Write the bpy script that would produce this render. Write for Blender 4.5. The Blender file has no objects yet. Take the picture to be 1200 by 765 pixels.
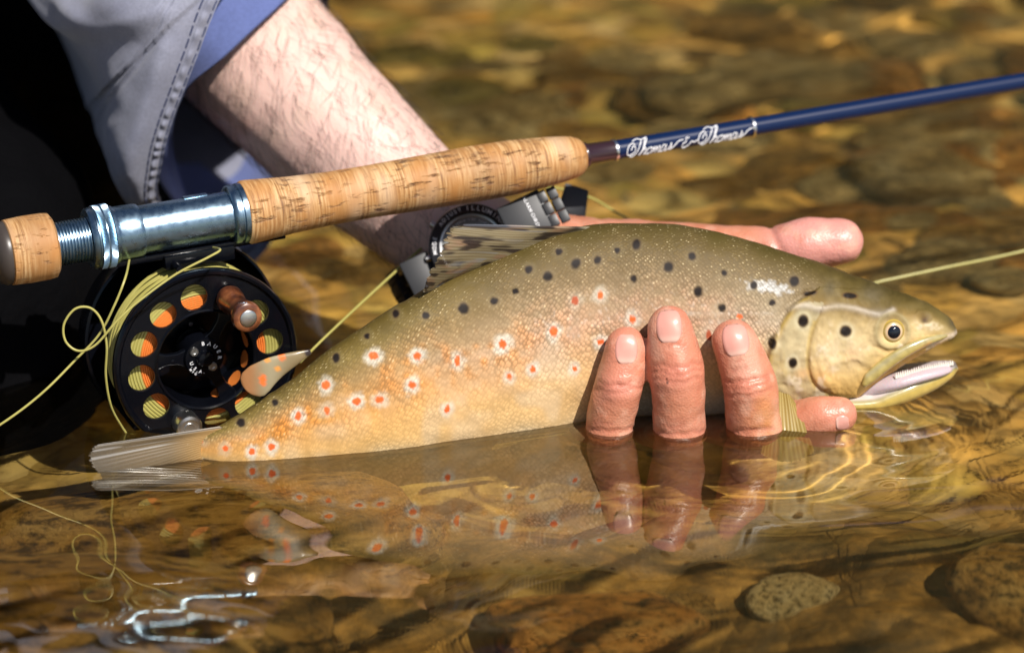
import bpy, bmesh, math, random
import numpy as np
from mathutils import Vector, Matrix
from mathutils.bvhtree import BVHTree

sc = bpy.context.scene
COL = bpy.context.collection
PI = math.pi

# ------------------------------------------------------------------ camera
PITCH = math.radians(20.0)
TGT = np.array((0.0, -0.045, 0.052))
DIST = 1.6
FPX = 4320.0                                   # focal length in photograph pixels (1200 wide)
FWD = np.array((0, math.cos(PITCH), -math.sin(PITCH)))
UPV = np.array((0, math.sin(PITCH), math.cos(PITCH)))
CAMP = TGT - DIST * FWD
cd = bpy.data.cameras.new('camera')
cam = bpy.data.objects.new('camera', cd); COL.objects.link(cam); sc.camera = cam
cam.location = CAMP; cam.rotation_euler = (PI / 2 - PITCH, 0, 0)
cd.sensor_width = 36; cd.lens = FPX / 1200 * 36
cd.clip_start = 0.05; cd.clip_end = 200
cd.dof.use_dof = True; cd.dof.focus_distance = 1.605; cd.dof.aperture_fstop = 6.0

# ------------------------------------------------------------------ sky, sun, exposure
EL, AZ = math.radians(48), math.radians(33)
SUN = Vector((math.cos(EL) * math.sin(AZ), -math.cos(EL) * math.cos(AZ), math.sin(EL)))
w = bpy.data.worlds.new('World'); sc.world = w; w.use_nodes = True
bg = w.node_tree.nodes['Background']; bg.inputs[1].default_value = 0.05
sky = w.node_tree.nodes.new('ShaderNodeTexSky'); sky.sky_type = 'NISHITA'; sky.sun_disc = False
sky.sun_elevation = EL; sky.sun_rotation = PI - AZ
w.node_tree.links.new(sky.outputs[0], bg.inputs[0])
sl = bpy.data.lights.new('sun', 'SUN'); sl.energy = 5.0; sl.angle = math.radians(0.5); sl.color = (1, 0.94, 0.87)
sl.cycles.is_caustics_light = True
so = bpy.data.objects.new('sun', sl); COL.objects.link(so)
so.rotation_euler = SUN.to_track_quat('Z', 'Y').to_euler()
sc.view_settings.view_transform = 'Standard'; sc.view_settings.look = 'None'
sc.view_settings.gamma = 1; sc.view_settings.exposure = 0.28; sc.view_settings.use_curve_mapping = False
sc.cycles.use_denoising = True
sc.cycles.max_bounces = 8; sc.cycles.diffuse_bounces = 2; sc.cycles.glossy_bounces = 3
sc.cycles.transmission_bounces = 6; sc.cycles.transparent_max_bounces = 8
sc.cycles.sample_clamp_indirect = 6

# ------------------------------------------------------------------ helpers: pixels and points
def ray(px, py):
    px, py = np.broadcast_arrays(np.asarray(px, float), np.asarray(py, float))
    d = FWD + np.multiply.outer((px - 600) / FPX, np.array((1.0, 0, 0))) + np.multiply.outer((382.5 - py) / FPX, UPV)
    return d
def at(px, py, Y):                             # point of a photo pixel on the vertical plane y = Y
    d = ray(px, py); t = (np.asarray(Y, float) - CAMP[1]) / d[..., 1]
    return CAMP + d * t[..., None]
def atz(px, py, Z=0.0):                        # ... on a level plane
    d = ray(px, py); t = (np.asarray(Z, float) - CAMP[2]) / d[..., 2]
    return CAMP + d * t[..., None]
def bedpt(px, py, Z):                          # ... on a level plane under water (light bends at the surface)
    d = ray(px, py); d = d / np.linalg.norm(d); p = atz(px, py, 0.0)
    h = d / 1.33; h[2] = -math.sqrt(1 - h[0] ** 2 - h[1] ** 2)
    return p + h * ((Z - 0) / h[2])
def project(Pt):
    q = np.asarray(Pt) - CAMP; z = q @ FWD
    return 600 + FPX * q[..., 0] / z, 382.5 - FPX * (q @ UPV) / z
def V(px, py, Y): return Vector(at(px, py, Y))

# ------------------------------------------------------------------ helpers: curves, noise
def pchip(xs, ys, x):
    xs, ys, x = map(lambda a: np.asarray(a, float), (xs, ys, x))
    h = np.diff(xs); s = np.diff(ys) / h; m = np.zeros_like(ys)
    m[0], m[-1] = s[0], s[-1]
    for i in range(1, len(xs) - 1):
        if s[i - 1] * s[i] > 0:
            w1, w2 = 2 * h[i] + h[i - 1], h[i] + 2 * h[i - 1]
            m[i] = (w1 + w2) / (w1 / s[i - 1] + w2 / s[i])
    x = np.clip(x, xs[0], xs[-1]); i = np.clip(np.searchsorted(xs, x) - 1, 0, len(xs) - 2)
    t = (x - xs[i]) / h[i]; t2, t3 = t * t, t ** 3
    return (2 * t3 - 3 * t2 + 1) * ys[i] + (t3 - 2 * t2 + t) * h[i] * m[i] + (-2 * t3 + 3 * t2) * ys[i + 1] + (t3 - t2) * h[i] * m[i + 1]
def catmull(pts, n, closed=False):
    p = np.asarray(pts, float); k = len(p)
    if closed: q = np.vstack([p[-1:], p, p[:2]]); segs = k
    else: q = np.vstack([2 * p[:1] - p[1:2], p, 2 * p[-1:] - p[-2:-1]]); segs = k - 1
    t = np.linspace(0, segs, n, endpoint=not closed); i = np.minimum(t.astype(int), segs - 1); f = (t - i)[:, None]
    a, b, c, d = q[i], q[i + 1], q[i + 2], q[i + 3]
    return 0.5 * (2 * b + (c - a) * f + (2 * a - 5 * b + 4 * c - d) * f ** 2 + (3 * b - a - 3 * c + d) * f ** 3)
_tab = np.random.default_rng(7).uniform(-1, 1, (64, 64, 64))
def noise3(P, s=1.0, seed=0):
    P = np.asarray(P, float) * s + seed * 7.31
    i = np.floor(P).astype(int); f = P - i; f = f * f * (3 - 2 * f); r = 0
    for a in (0, 1):
        for b in (0, 1):
            for c in (0, 1):
                wt = (f[..., 0] if a else 1 - f[..., 0]) * (f[..., 1] if b else 1 - f[..., 1]) * (f[..., 2] if c else 1 - f[..., 2])
                r = r + wt * _tab[(i[..., 0] + a) % 64, (i[..., 1] + b) % 64, (i[..., 2] + c) % 64]
    return r
def noise2(x, y, s=1.0, seed=0):
    x, y = np.broadcast_arrays(np.asarray(x, float), np.asarray(y, float)); return noise3(np.stack([x * s, y * s, np.full(x.shape, seed * 1.7 + .37)], -1))
def fbm3(P, s, o=4, seed=0): return sum(noise3(P, s * 2 ** k, seed + k) / 2 ** k for k in range(o))
def sstep(a, b, x): t = np.clip((x - a) / (b - a), 0, 1); return t * t * (3 - 2 * t)
def poly_dist(px, py, pts):                    # distance to a polyline and the signed side
    best = np.full(px.shape, 1e9); side = np.zeros(px.shape)
    for (x0, y0), (x1, y1) in zip(pts[:-1], pts[1:]):
        dx, dy = x1 - x0, y1 - y0; L2 = dx * dx + dy * dy
        t = np.clip(((px - x0) * dx + (py - y0) * dy) / L2, 0, 1)
        d = np.hypot(px - x0 - t * dx, py - y0 - t * dy); s = np.sign((px - x0) * dy - (py - y0) * dx)
        m = d < best; best = np.where(m, d, best); side = np.where(m, s, side)
    return best, side

# ------------------------------------------------------------------ helpers: meshes
def obj(name, verts, faces, mat=None, parent=None, smooth=True, col=None, uv=None):
    me = bpy.data.meshes.new(name)
    me.from_pydata(np.asarray(verts).tolist() if not isinstance(verts, list) else verts, [], faces.tolist() if isinstance(faces, np.ndarray) else faces)
    if smooth: me.shade_smooth()
    if col is not None:
        a = me.color_attributes.new('col', 'FLOAT_COLOR', 'POINT')
        c = np.ones((len(me.vertices), 4)); c[:, :col.shape[-1]] = col.reshape(-1, col.shape[-1]); a.data.foreach_set('color', c.ravel())
    if uv is not None:
        u = me.uv_layers.new(name='uv'); li = np.zeros(len(me.loops), int); me.loops.foreach_get('vertex_index', li)
        u.data.foreach_set('uv', uv.reshape(-1, 2)[li].ravel())
    o = bpy.data.objects.new(name, me); COL.objects.link(o)
    if mat: me.materials.append(mat)
    if parent: o.parent = parent
    return o
def link_mesh(name, me, mat, parent=None):
    o = bpy.data.objects.new(name, me); COL.objects.link(o)
    if mat: me.materials.clear(); me.materials.append(mat)
    if parent: o.parent = parent
    return o
def empty(name):
    o = bpy.data.objects.new(name, None); COL.objects.link(o); o.empty_display_size = .02; return o
def tag(o, label, cat, group=None, kind=None):
    if label: o['label'] = label
    if cat: o['category'] = cat
    if group: o['group'] = group
    if kind: o['kind'] = kind
    return o
def gridf(ny, nx, cu=False, cv=False, off=0):
    i = np.arange(ny if cv else ny - 1)[:, None]; j = np.arange(nx if cu else nx - 1)[None]
    i2, j2 = (i + 1) % ny, (j + 1) % nx
    return (np.stack(np.broadcast_arrays(i * nx + j, i * nx + j2, i2 * nx + j2, i2 * nx + j), -1).reshape(-1, 4) + off)
class MB:                                      # collects pieces of ONE part
    def __init__(s): s.v, s.f, s.n = [], [], 0
    def add(s, v, f):
        v = np.asarray(v, float).reshape(-1, 3); s.v.append(v)
        s.f += [[int(k) + s.n for k in q] for q in f]; s.n += len(v); return s
    def tube(s, pts, r, seg=8, cap=True, flat=None):
        p = np.asarray(pts, float); n = len(p); r = np.broadcast_to(np.asarray(r, float), (n,))
        t = np.gradient(p, axis=0); t /= np.linalg.norm(t, axis=1)[:, None] + 1e-12
        ref = np.array((0, 0, 1.0)) if abs(t[0][2]) < .9 else np.array((1.0, 0, 0))
        u = np.cross(t[0], ref); u /= np.linalg.norm(u); R = []
        for k in range(n):
            u = u - t[k] * (u @ t[k]); u /= np.linalg.norm(u) + 1e-12; b = np.cross(t[k], u)
            a = np.arange(seg) * 2 * PI / seg
            R.append(p[k] + r[k] * (np.cos(a)[:, None] * u + np.sin(a)[:, None] * b))
        f = gridf(n, seg, cu=True).tolist()
        if cap: f += [list(range(seg))[::-1], list(range((n - 1) * seg, n * seg))]
        return s.add(np.array(R), f)
    def capsule(s, pts, rs, seg=20):           # rounded, tapered limb
        p = np.asarray(pts, float); rs = np.asarray(rs, float); n = max(12, 8 * len(p))
        q = catmull(np.column_stack([p, rs]), n); P, R = q[:, :3], q[:, 3]
        d0 = P[0] - P[1]; d0 /= np.linalg.norm(d0); d1 = P[-1] - P[-2]; d1 /= np.linalg.norm(d1)
        h = np.array([.99, .93, .8, .6, .35]); c = np.sqrt(1 - h * h)
        pre = P[0] + np.outer(h * R[0], d0); post = P[-1] + np.outer(h[::-1] * R[-1], d1)
        return s.tube(np.vstack([pre, P, post]), np.concatenate([c * R[0], R, c[::-1] * R[-1]]), seg)
    def ball(s, c, r, nu=16, nv=12, M=None):
        th = np.linspace(0.02, PI - .02, nv)[:, None]; ph = np.arange(nu)[None] * 2 * PI / nu
        v = np.stack([np.sin(th) * np.cos(ph), np.sin(th) * np.sin(ph), np.cos(th) + 0 * ph], -1).reshape(-1, 3) * np.asarray(r)
        if M is not None: v = v @ np.asarray(M).T
        f = gridf(nv, nu, cu=True)[:, ::-1].tolist() + [list(range(nu)), list(range((nv - 1) * nu, nv * nu))[::-1]]
        return s.add(v + np.asarray(c), f)
    def lathe(s, prof, O, ax, u, seg=64, closed=False):   # prof: (radius, height along ax)
        O, ax, u = map(lambda a: np.asarray(a, float), (O, ax, u)); b = np.cross(ax, u)
        a = np.arange(seg) * 2 * PI / seg; rd = np.cos(a)[:, None] * u + np.sin(a)[:, None] * b
        R = np.array([O + h * ax + r * rd for r, h in prof])
        return s.add(R, gridf(len(prof), seg, cu=True, cv=closed)[:, ::-1])
    def box(s, c, ex, ey, ez):                 # half-extent vectors
        c, ex, ey, ez = map(lambda a: np.asarray(a, float), (c, ex, ey, ez))
        v = [c + i * ex + j * ey + k * ez for i in (-1, 1) for j in (-1, 1) for k in (-1, 1)]
        return s.add(v, [(0, 1, 3, 2), (4, 6, 7, 5), (0, 4, 5, 1), (2, 3, 7, 6), (0, 2, 6, 4), (1, 5, 7, 3)])
    def build(s, name, mat, parent=None, smooth=True, bevel=0):
        o = obj(name, np.vstack(s.v), s.f, mat, parent, smooth)
        bm = bmesh.new(); bm.from_mesh(o.data); bmesh.ops.recalc_face_normals(bm, faces=bm.faces)
        if bevel: bmesh.ops.bevel(bm, geom=bm.edges[:], offset=bevel, segments=2, affect='EDGES', profile=.6)
        bm.to_mesh(o.data); bm.free()
        if smooth: o.data.shade_smooth()
        if bevel or smooth:
            try: o.data.set_sharp_from_angle(angle=math.radians(40))
            except Exception: pass
        return o
def remeshed(mb, voxel, smooth_it, fac=.5):
    o = mb.build('tmp', None); m = o.modifiers.new('r', 'REMESH'); m.mode = 'VOXEL'; m.voxel_size = voxel
    if smooth_it: q = o.modifiers.new('s', 'SMOOTH'); q.factor = fac; q.iterations = smooth_it
    bpy.context.view_layer.update()
    me = bpy.data.meshes.new_from_object(o.evaluated_get(bpy.context.evaluated_depsgraph_get()))
    bpy.data.objects.remove(o); return me
def vco(me): a = np.zeros(len(me.vertices) * 3); me.vertices.foreach_get('co', a); return a.reshape(-1, 3)
def vno(me): a = np.zeros(len(me.vertices) * 3); me.vertices.foreach_get('normal', a); return a.reshape(-1, 3)
def setco(me, a): me.vertices.foreach_set('co', np.ascontiguousarray(a).ravel()); me.update()
def setcol(me, c):
    a = me.color_attributes.new('col', 'FLOAT_COLOR', 'POINT'); q = np.ones((len(c), 4)); q[:, :3] = c; a.data.foreach_set('color', q.ravel())
def flat_shape(loops, extrude, bevel=0.0):     # 2D loops (first outline, then holes) -> a plate mesh
    cu = bpy.data.curves.new('c', 'CURVE'); cu.dimensions = '2D'; cu.fill_mode = 'BOTH'; cu.extrude = extrude; cu.bevel_depth = bevel; cu.bevel_resolution = 1
    for L in loops:
        sp = cu.splines.new('POLY'); sp.points.add(len(L) - 1); sp.use_cyclic_u = True
        for p, (x, y) in zip(sp.points, L): p.co = (x, y, 0, 1)
    o = bpy.data.objects.new('c', cu); COL.objects.link(o); bpy.context.view_layer.update()
    me = bpy.data.meshes.new_from_object(o.evaluated_get(bpy.context.evaluated_depsgraph_get()))
    bpy.data.objects.remove(o); bpy.data.curves.remove(cu); return me
_gl = {}
def glyph(ch, bold=0.0):
    k = (ch, bold)
    if k not in _gl:
        cu = bpy.data.curves.new('t', 'FONT'); cu.body = ch; cu.resolution_u = 3; cu.offset = bold
        o = bpy.data.objects.new('t', cu); COL.objects.link(o); bpy.context.view_layer.update()
        me = bpy.data.meshes.new_from_object(o.evaluated_get(bpy.context.evaluated_depsgraph_get()))
        v = vco(me) if len(me.vertices) else np.zeros((0, 3)); _gl[k] = (v, [list(p.vertices) for p in me.polygons], (v[:, 0].max() + .08) if len(v) else .3)
        bpy.data.objects.remove(o); bpy.data.curves.remove(cu)
    return _gl[k]
def circle(cx, cy, r, n=28): return [(cx + r * math.cos(2 * PI * k / n), cy + r * math.sin(2 * PI * k / n)) for k in range(n)]
def bvh(o): return BVHTree.FromPolygons([v.co for v in o.data.vertices], [p.vertices for p in o.data.polygons])
def hit(b, px, py):
    d = Vector(ray(px, py)).normalized(); r = b.ray_cast(Vector(CAMP), d); return r[0], r[1]

# ------------------------------------------------------------------ helpers: materials
def material(name, base=(.5, .5, .5), rough=.5, metal=0, **kw):
    m = bpy.data.materials.new(name); m.use_nodes = True; b = m.node_tree.nodes['Principled BSDF']
    b.inputs['Base Color'].default_value = (*base, 1); b.inputs['Roughness'].default_value = rough; b.inputs['Metallic'].default_value = metal
    for k, v in kw.items(): b.inputs[k.replace('_', ' ')].default_value = v
    return m
class NT:
    def __init__(s, m): s.m, s.t = m, m.node_tree; s.b = s.t.nodes.get('Principled BSDF')
    def n(s, ty, **kw):
        x = s.t.nodes.new('ShaderNode' + ty)
        for k, v in kw.items():
            if k in x.inputs: x.inputs[k].default_value = v
            else: setattr(x, k, v)
        return x
    def l(s, a, b): s.t.links.new(a, b); return s
    def mix(s, fac, a, b, mode='MIX'):
        x = s.n('Mix', data_type='RGBA', blend_type=mode)
        for k, v in ((0, fac), (6, a), (7, b)):
            if hasattr(v, 'is_output'): s.l(v, x.inputs[k])
            else: x.inputs[k].default_value = v if k == 0 else (*v, 1)
        return x.outputs[2]
    def ramp(s, src, stops):
        r = s.n('ValToRGB'); e = r.color_ramp.elements
        while len(e) < len(stops): e.new(.5)
        for q, (p, c) in zip(e, stops): q.position = p; q.color = (*c, 1) if len(c) == 3 else c
        s.l(src, r.inputs[0]); return r.outputs[0]
    def noise(s, scale, detail=4, coord=None, rough=.55, vec=None):
        x = s.n('TexNoise', Scale=scale, Detail=detail, Roughness=rough)
        s.l(vec if vec is not None else s.coord(coord or 'Object'), x.inputs['Vector']); return x.outputs[0]
    def coord(s, k='Object'):
        if not hasattr(s, 'tc'): s.tc = s.n('TexCoord')
        return s.tc.outputs[k]
    def bump(s, h, strength=.3, dist=.001, prev=None):
        x = s.n('Bump', Strength=strength, Distance=dist); s.l(h, x.inputs['Height'])
        if prev is not None: s.l(prev, x.inputs['Normal'])
        s.l(x.outputs[0], s.b.inputs['Normal']); return x.outputs[0]
    def attr(s, name='col'): x = s.n('Attribute', attribute_name=name); return x.outputs['Color']
    def mapping(s, src, scale=(1, 1, 1), rot=(0, 0, 0)):
        x = s.n('Mapping', Scale=scale, Rotation=rot); s.l(src, x.inputs[0]); return x.outputs[0]

# ================================================================== THE SETTING
# ---- stream bed
def bed_z(X, Y):
    P = np.stack([X, Y, 0 * X], -1)
    front = sstep(.02, -.10, Y)
    return -.125 + .018 * fbm3(P, 5, 3, 3) + .010 * fbm3(P, 16, 4, 9) + front * (.022 + .030 * fbm3(P, 7, 3, 21) + .012 * np.abs(fbm3(P, 19, 4, 23))) + .03 * sstep(.4, -1.0, Y)
m_bed = material('stream_bed', rough=.8); t = NT(m_bed)
vg = t.n('TexVoronoi', Scale=34, Randomness=1.0); wv_ = t.n('VectorMath', operation='ADD'); nz_ = t.n('TexNoise', Scale=14, Detail=4); t.l(t.coord(), nz_.inputs['Vector'])
sc_ = t.n('VectorMath', operation='SCALE'); sc_.inputs['Scale'].default_value = .05; t.l(nz_.outputs['Color'], sc_.inputs[0]); t.l(t.coord(), wv_.inputs[0]); t.l(sc_.outputs[0], wv_.inputs[1]); t.l(wv_.outputs[0], vg.inputs['Vector'])
sp_ = t.n('SeparateColor'); t.l(vg.outputs['Color'], sp_.inputs[0])
c = t.ramp(sp_.outputs[0], [(.0, (.82, .47, .12)), (.28, (.76, .58, .30)), (.5, (.88, .55, .17)), (.72, (.50, .43, .12)), (.88, (.90, .72, .42)), (1, (.62, .38, .11))])
c = t.mix(t.ramp(t.noise(7, 5), [(.42, (0, 0, 0)), (.62, (.8, .8, .8))]), c, (.90, .54, .15))
c = t.mix(t.ramp(t.noise(3.1, 3), [(.5, (0, 0, 0)), (.68, (.7, .7, .7))]), c, (.46, .42, .11))
c = t.mix(t.ramp(vg.outputs['Distance'], [(.45, (0, 0, 0)), (.8, (.6, .6, .6))]), c, (.22, .14, .045))
c = t.mix(t.ramp(t.noise(60, 5), [(.36, (.6, .6, .6)), (.48, (0, 0, 0))]), c, (.20, .125, .04))
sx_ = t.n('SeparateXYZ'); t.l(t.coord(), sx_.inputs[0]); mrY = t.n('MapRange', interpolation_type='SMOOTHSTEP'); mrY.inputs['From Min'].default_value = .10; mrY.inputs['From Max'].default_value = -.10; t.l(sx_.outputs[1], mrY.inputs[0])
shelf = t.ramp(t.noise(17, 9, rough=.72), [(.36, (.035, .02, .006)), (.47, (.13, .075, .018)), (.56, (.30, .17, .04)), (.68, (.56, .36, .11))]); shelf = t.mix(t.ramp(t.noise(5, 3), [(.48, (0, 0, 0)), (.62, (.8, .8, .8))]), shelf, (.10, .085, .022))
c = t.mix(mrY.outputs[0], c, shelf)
t.l(c, t.b.inputs['Base Color']); hb_ = t.bump(vg.outputs['Distance'], .8, -.012); t.bump(t.noise(40, 7), .5, .006, hb_)
gx = np.concatenate([np.linspace(-7, -1.2, 40), np.linspace(-1.15, 1.15, 240), np.linspace(1.2, 7, 40)])
gy = np.concatenate([np.linspace(-4, -.9, 30), np.linspace(-.88, 1.9, 260), np.linspace(2, 4.6, 40)])
X, Y = np.meshgrid(gx, gy)
bed = obj('stream_bed', np.stack([X, Y, bed_z(X, Y)], -1).reshape(-1, 3), gridf(len(gy), len(gx)), m_bed); bed['kind'] = 'structure'

# ---- water: a rippled sheet
CHIN = atz(1003, 476)
rg = np.random.default_rng(4)
WAVES = []
for lam, slope in [(.30, .016), (.22, .018), (.17, .018), (.13, .02), (.10, .02), (.085, .02), (.07, .02), (.055, .018), (.045, .016), (.036, .014), (.03, .012), (.024, .010)]:
    for _ in range(2):
        a = rg.normal(PI / 2, .75); k = 2 * PI / lam
        WAVES.append((k * math.cos(a), k * math.sin(a), slope / k, rg.uniform(0, 6.28)))
def water_z(X, Y):
    z = 0 * X; wx = X + .02 * noise2(X, Y, 7, 5); wy = Y + .02 * noise2(X, Y, 7, 8)
    for kx, ky, A, ph in WAVES: z = z + A * np.sin(kx * wx + ky * wy + ph)
    calm = .20 + 1.35 * np.maximum(sstep(.05, .45, Y), sstep(-.19, -.30, Y))    # the lee of the fish lies smoother
    calm = np.maximum(calm, .7 * sstep(.12, .26, X))
    z = z * calm * (.75 + .5 * noise2(X, Y, 5, 2))
    d = np.hypot(X - CHIN[0], Y - CHIN[1])                                      # rings from the chin
    z = z + .000075 * np.clip(.55 + .9 * noise2(X, Y, 15, 33), 0, 1.3) * np.sin(2 * PI * d / .0118 + 2.0 * noise2(X, Y, 26, 14)) * (1 + .5 * noise2(X, Y, 18, 15)) * sstep(.012, .03, d) * np.exp(-(d / .075) ** 2) * sstep(-.02, .03, X - CHIN[0] + .35 * (d - .0))
    z = z + .0004 * np.sin(2 * PI * d / .045 + 1) * np.exp(-(d / .12) ** 2)
    for px, py in ((712, 517), (796, 518), (880, 517), (962, 496)):             # water drawn up around the fingers
        q = atz(px, py); e = np.hypot(X - q[0], Y - q[1] - .011)
        z = z + .0009 * np.exp(-np.maximum(e - .0115, 0) / .003)
    return z
gx = np.concatenate([np.linspace(-7, -.42, 60), np.linspace(-.415, -.25, 60), np.arange(-.2485, .2485, .0016), np.linspace(.25, .415, 60), np.linspace(.42, 7, 60)])
gy = np.concatenate([np.linspace(-4, -.5, 40), np.linspace(-.49, -.36, 40), np.arange(-.358, .12, .0016), np.linspace(.122, .95, 260), np.linspace(.96, 4.4, 120)])
X, Y = np.meshgrid(gx, gy)
m_water = bpy.data.materials.new('water'); m_water.use_nodes = True; t = NT(m_water); t.t.nodes.remove(t.b)
g = t.n('BsdfGlass', Roughness=0.0, IOR=1.33); g.inputs['Color'].default_value = (1, .93, .72, 1)
gl = t.n('BsdfGlossy', Roughness=0.0); lwt = t.n('LayerWeight', Blend=.5); fr0 = t.n('Math', operation='POWER'); fr0.inputs[1].default_value = 3; t.l(lwt.outputs['Facing'], fr0.inputs[0]); fr = t.n('Math', operation='MULTIPLY'); fr.inputs[1].default_value = .75; t.l(fr0.outputs[0], fr.inputs[0]); ms = t.n('MixShader')
t.l(fr.outputs[0], ms.inputs[0]); t.l(g.outputs[0], ms.inputs[1]); t.l(gl.outputs[0], ms.inputs[2]); t.l(ms.outputs[0], t.t.nodes['Material Output'].inputs[0])
water = obj('water', np.stack([X, Y, water_z(X, Y)], -1).reshape(-1, 3), gridf(len(gy), len(gx)), m_water); water['kind'] = 'structure'
water.cycles.is_caustics_caster = True

# ---- far bank: the steep, wooded side of the stream that the water mirrors
m_bank = material('bank', rough=.9); t = NT(m_bank)
c = t.ramp(t.noise(2.2, 6), [(.3, (.012, .012, .004)), (.5, (.034, .034, .010)), (.7, (.075, .06, .02))])
t.l(c, t.b.inputs['Base Color']); t.bump(t.noise(9, 5), 1, .1)
X, Y = np.meshgrid(np.linspace(-9, 9, 120), np.linspace(0, 1, 70))
Pb = np.stack([X, 4.3 + Y * 2.2 + .9 * Y ** 3, -.4 + Y * 7.5], -1)
Pb = Pb + fbm3(Pb, 1.1, 4, 5)[..., None] * np.array((.2, -.55, .3))
bank = obj('bank', Pb.reshape(-1, 3), gridf(70, 120)[:, ::-1], m_bank); bank['kind'] = 'structure'

# ---- stones of the bed, each its own thing
def stone_mat(name, a, b, c2):
    m = material(name, rough=.6); t = NT(m)
    c = t.ramp(t.noise(1.6, 8, rough=.68), [(.34, a), (.5, b), (.64, c2)])
    c = t.mix(t.ramp(t.noise(6.5, 7, rough=.7), [(.40, (.9, .9, .9)), (.50, (0, 0, 0))]), c, (.10, .065, .02))
    t.l(c, t.b.inputs['Base Color']); t.bump(t.noise(3.2, 9, rough=.7), .8, .12); return m
SM = [stone_mat('stone_ochre', (.26, .14, .035), (.62, .36, .095), (.80, .54, .20)),
      stone_mat('stone_olive', (.28, .24, .06), (.58, .49, .14), (.76, .60, .20)),
      stone_mat('stone_pale', (.60, .43, .19), (.86, .68, .36), (.90, .78, .50)),
      stone_mat('stone_dark', (.18, .12, .035), (.42, .27, .08), (.66, .43, .14)),
      stone_mat('stone_rust', (.40, .18, .045), (.80, .38, .085), (.88, .52, .17)),
      stone_mat('stone_grey', (.30, .26, .17), (.56, .48, .32), (.74, .62, .44))]
def stone_mesh(seed):
    bm = bmesh.new(); bmesh.ops.create_icosphere(bm, subdivisions=4, radius=1)
    v = np.array([q.co[:] for q in bm.verts]); v = v * (1 + .22 * fbm3(v, .9, 2, seed) + .07 * fbm3(v, 3, 4, seed + 3))[:, None]
    v = np.sign(v) * np.abs(v) ** .88
    for q, p in zip(bm.verts, v): q.co = p
    me = bpy.data.meshes.new('stone'); bm.to_mesh(me); bm.free(); me.shade_smooth(); return me
SMESH = [stone_mesh(k) for k in range(7)]
def stone(loc, size, rz, k, mat, label, group=None):
    me = SMESH[k].copy() if mat is not None else SMESH[k]
    o = bpy.data.objects.new('river_stone', me); COL.objects.link(o); me.materials.append(SM[mat])
    o.location = loc; o.scale = size; o.rotation_euler = (0, 0, rz); tag(o, label, 'stone', group)
    return o
stone(bedpt(255, 640, -.098), (.125, .055, .050), .12, 0, 0, 'broad speckled ochre rock under the tail fin, beneath its reflection')
stone(bedpt(90, 745, -.085), (.12, .055, .045), -.15, 1, 0, 'rusty brown rock beside the one under the tail fin')
stone(bedpt(1215, 715, -.070), (.030, .045, .035), .4, 2, 0, 'golden rock rising close to the surface past the chin ripples')
stone(bedpt(930, 700, -.085), (.022, .018, .014), .9, 3, 2, 'small pale yellow stone on the bed in front of the fish head')
stone(bedpt(1075, 205, -.100), (.040, .036, .030), .3, 4, 2, 'pale cream cobble behind the thumb, under the blue rod')
stone(bedpt(890, 95, -.105), (.075, .030, .025), .5, 5, 2, 'long pale slab of stone behind the blue rod, above the lettering')
stone(bedpt(700, 725, -.085), (.045, .022, .016), 0, 6, 4, 'bright amber stone below the mirrored fingers')
rs = random.Random(11)
NMS = ['ochre', 'olive green', 'pale tan', 'dark brown', 'rust orange', 'grey']
placed = []
for k in range(3000):
    back = rs.random() < .93; px = rs.uniform(-60, 1260); py = rs.uniform(-70, 340) if back else rs.uniform(540, 800)
    if back and px < 300: continue
    if not back and (px < 560 or py < 640): continue
    s = rs.choice([rs.uniform(.010, .02), rs.uniform(.018, .034)]) if back else rs.uniform(.010, .022)
    p = bedpt(px, py, -.130 if back else -.100)
    if any((Vector(p) - q).length < (s + r) * .72 for q, r in placed): continue
    placed.append((Vector(p), s)); kind = rs.choice([0, 0, 0, 2, 2, 4, 4, 1] if back else [0, 1, 1, 3, 3, 5, 4])
    size = 'small' if s < .019 else 'fist-sized'; where = 'on the bed behind the rod and hand' if back else 'on the bed in front of the trout'
    stone(p, (s * rs.uniform(1, 1.5), s * rs.uniform(.7, 1.1), s * rs.uniform(.4, .75)), rs.uniform(0, 6.28), rs.randrange(7), kind,
          f'{size} {NMS[kind]} algae-coated cobble {where}', f'{size} {NMS[kind]} cobbles {where}')
    if len(placed) >= 190: break

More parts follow.
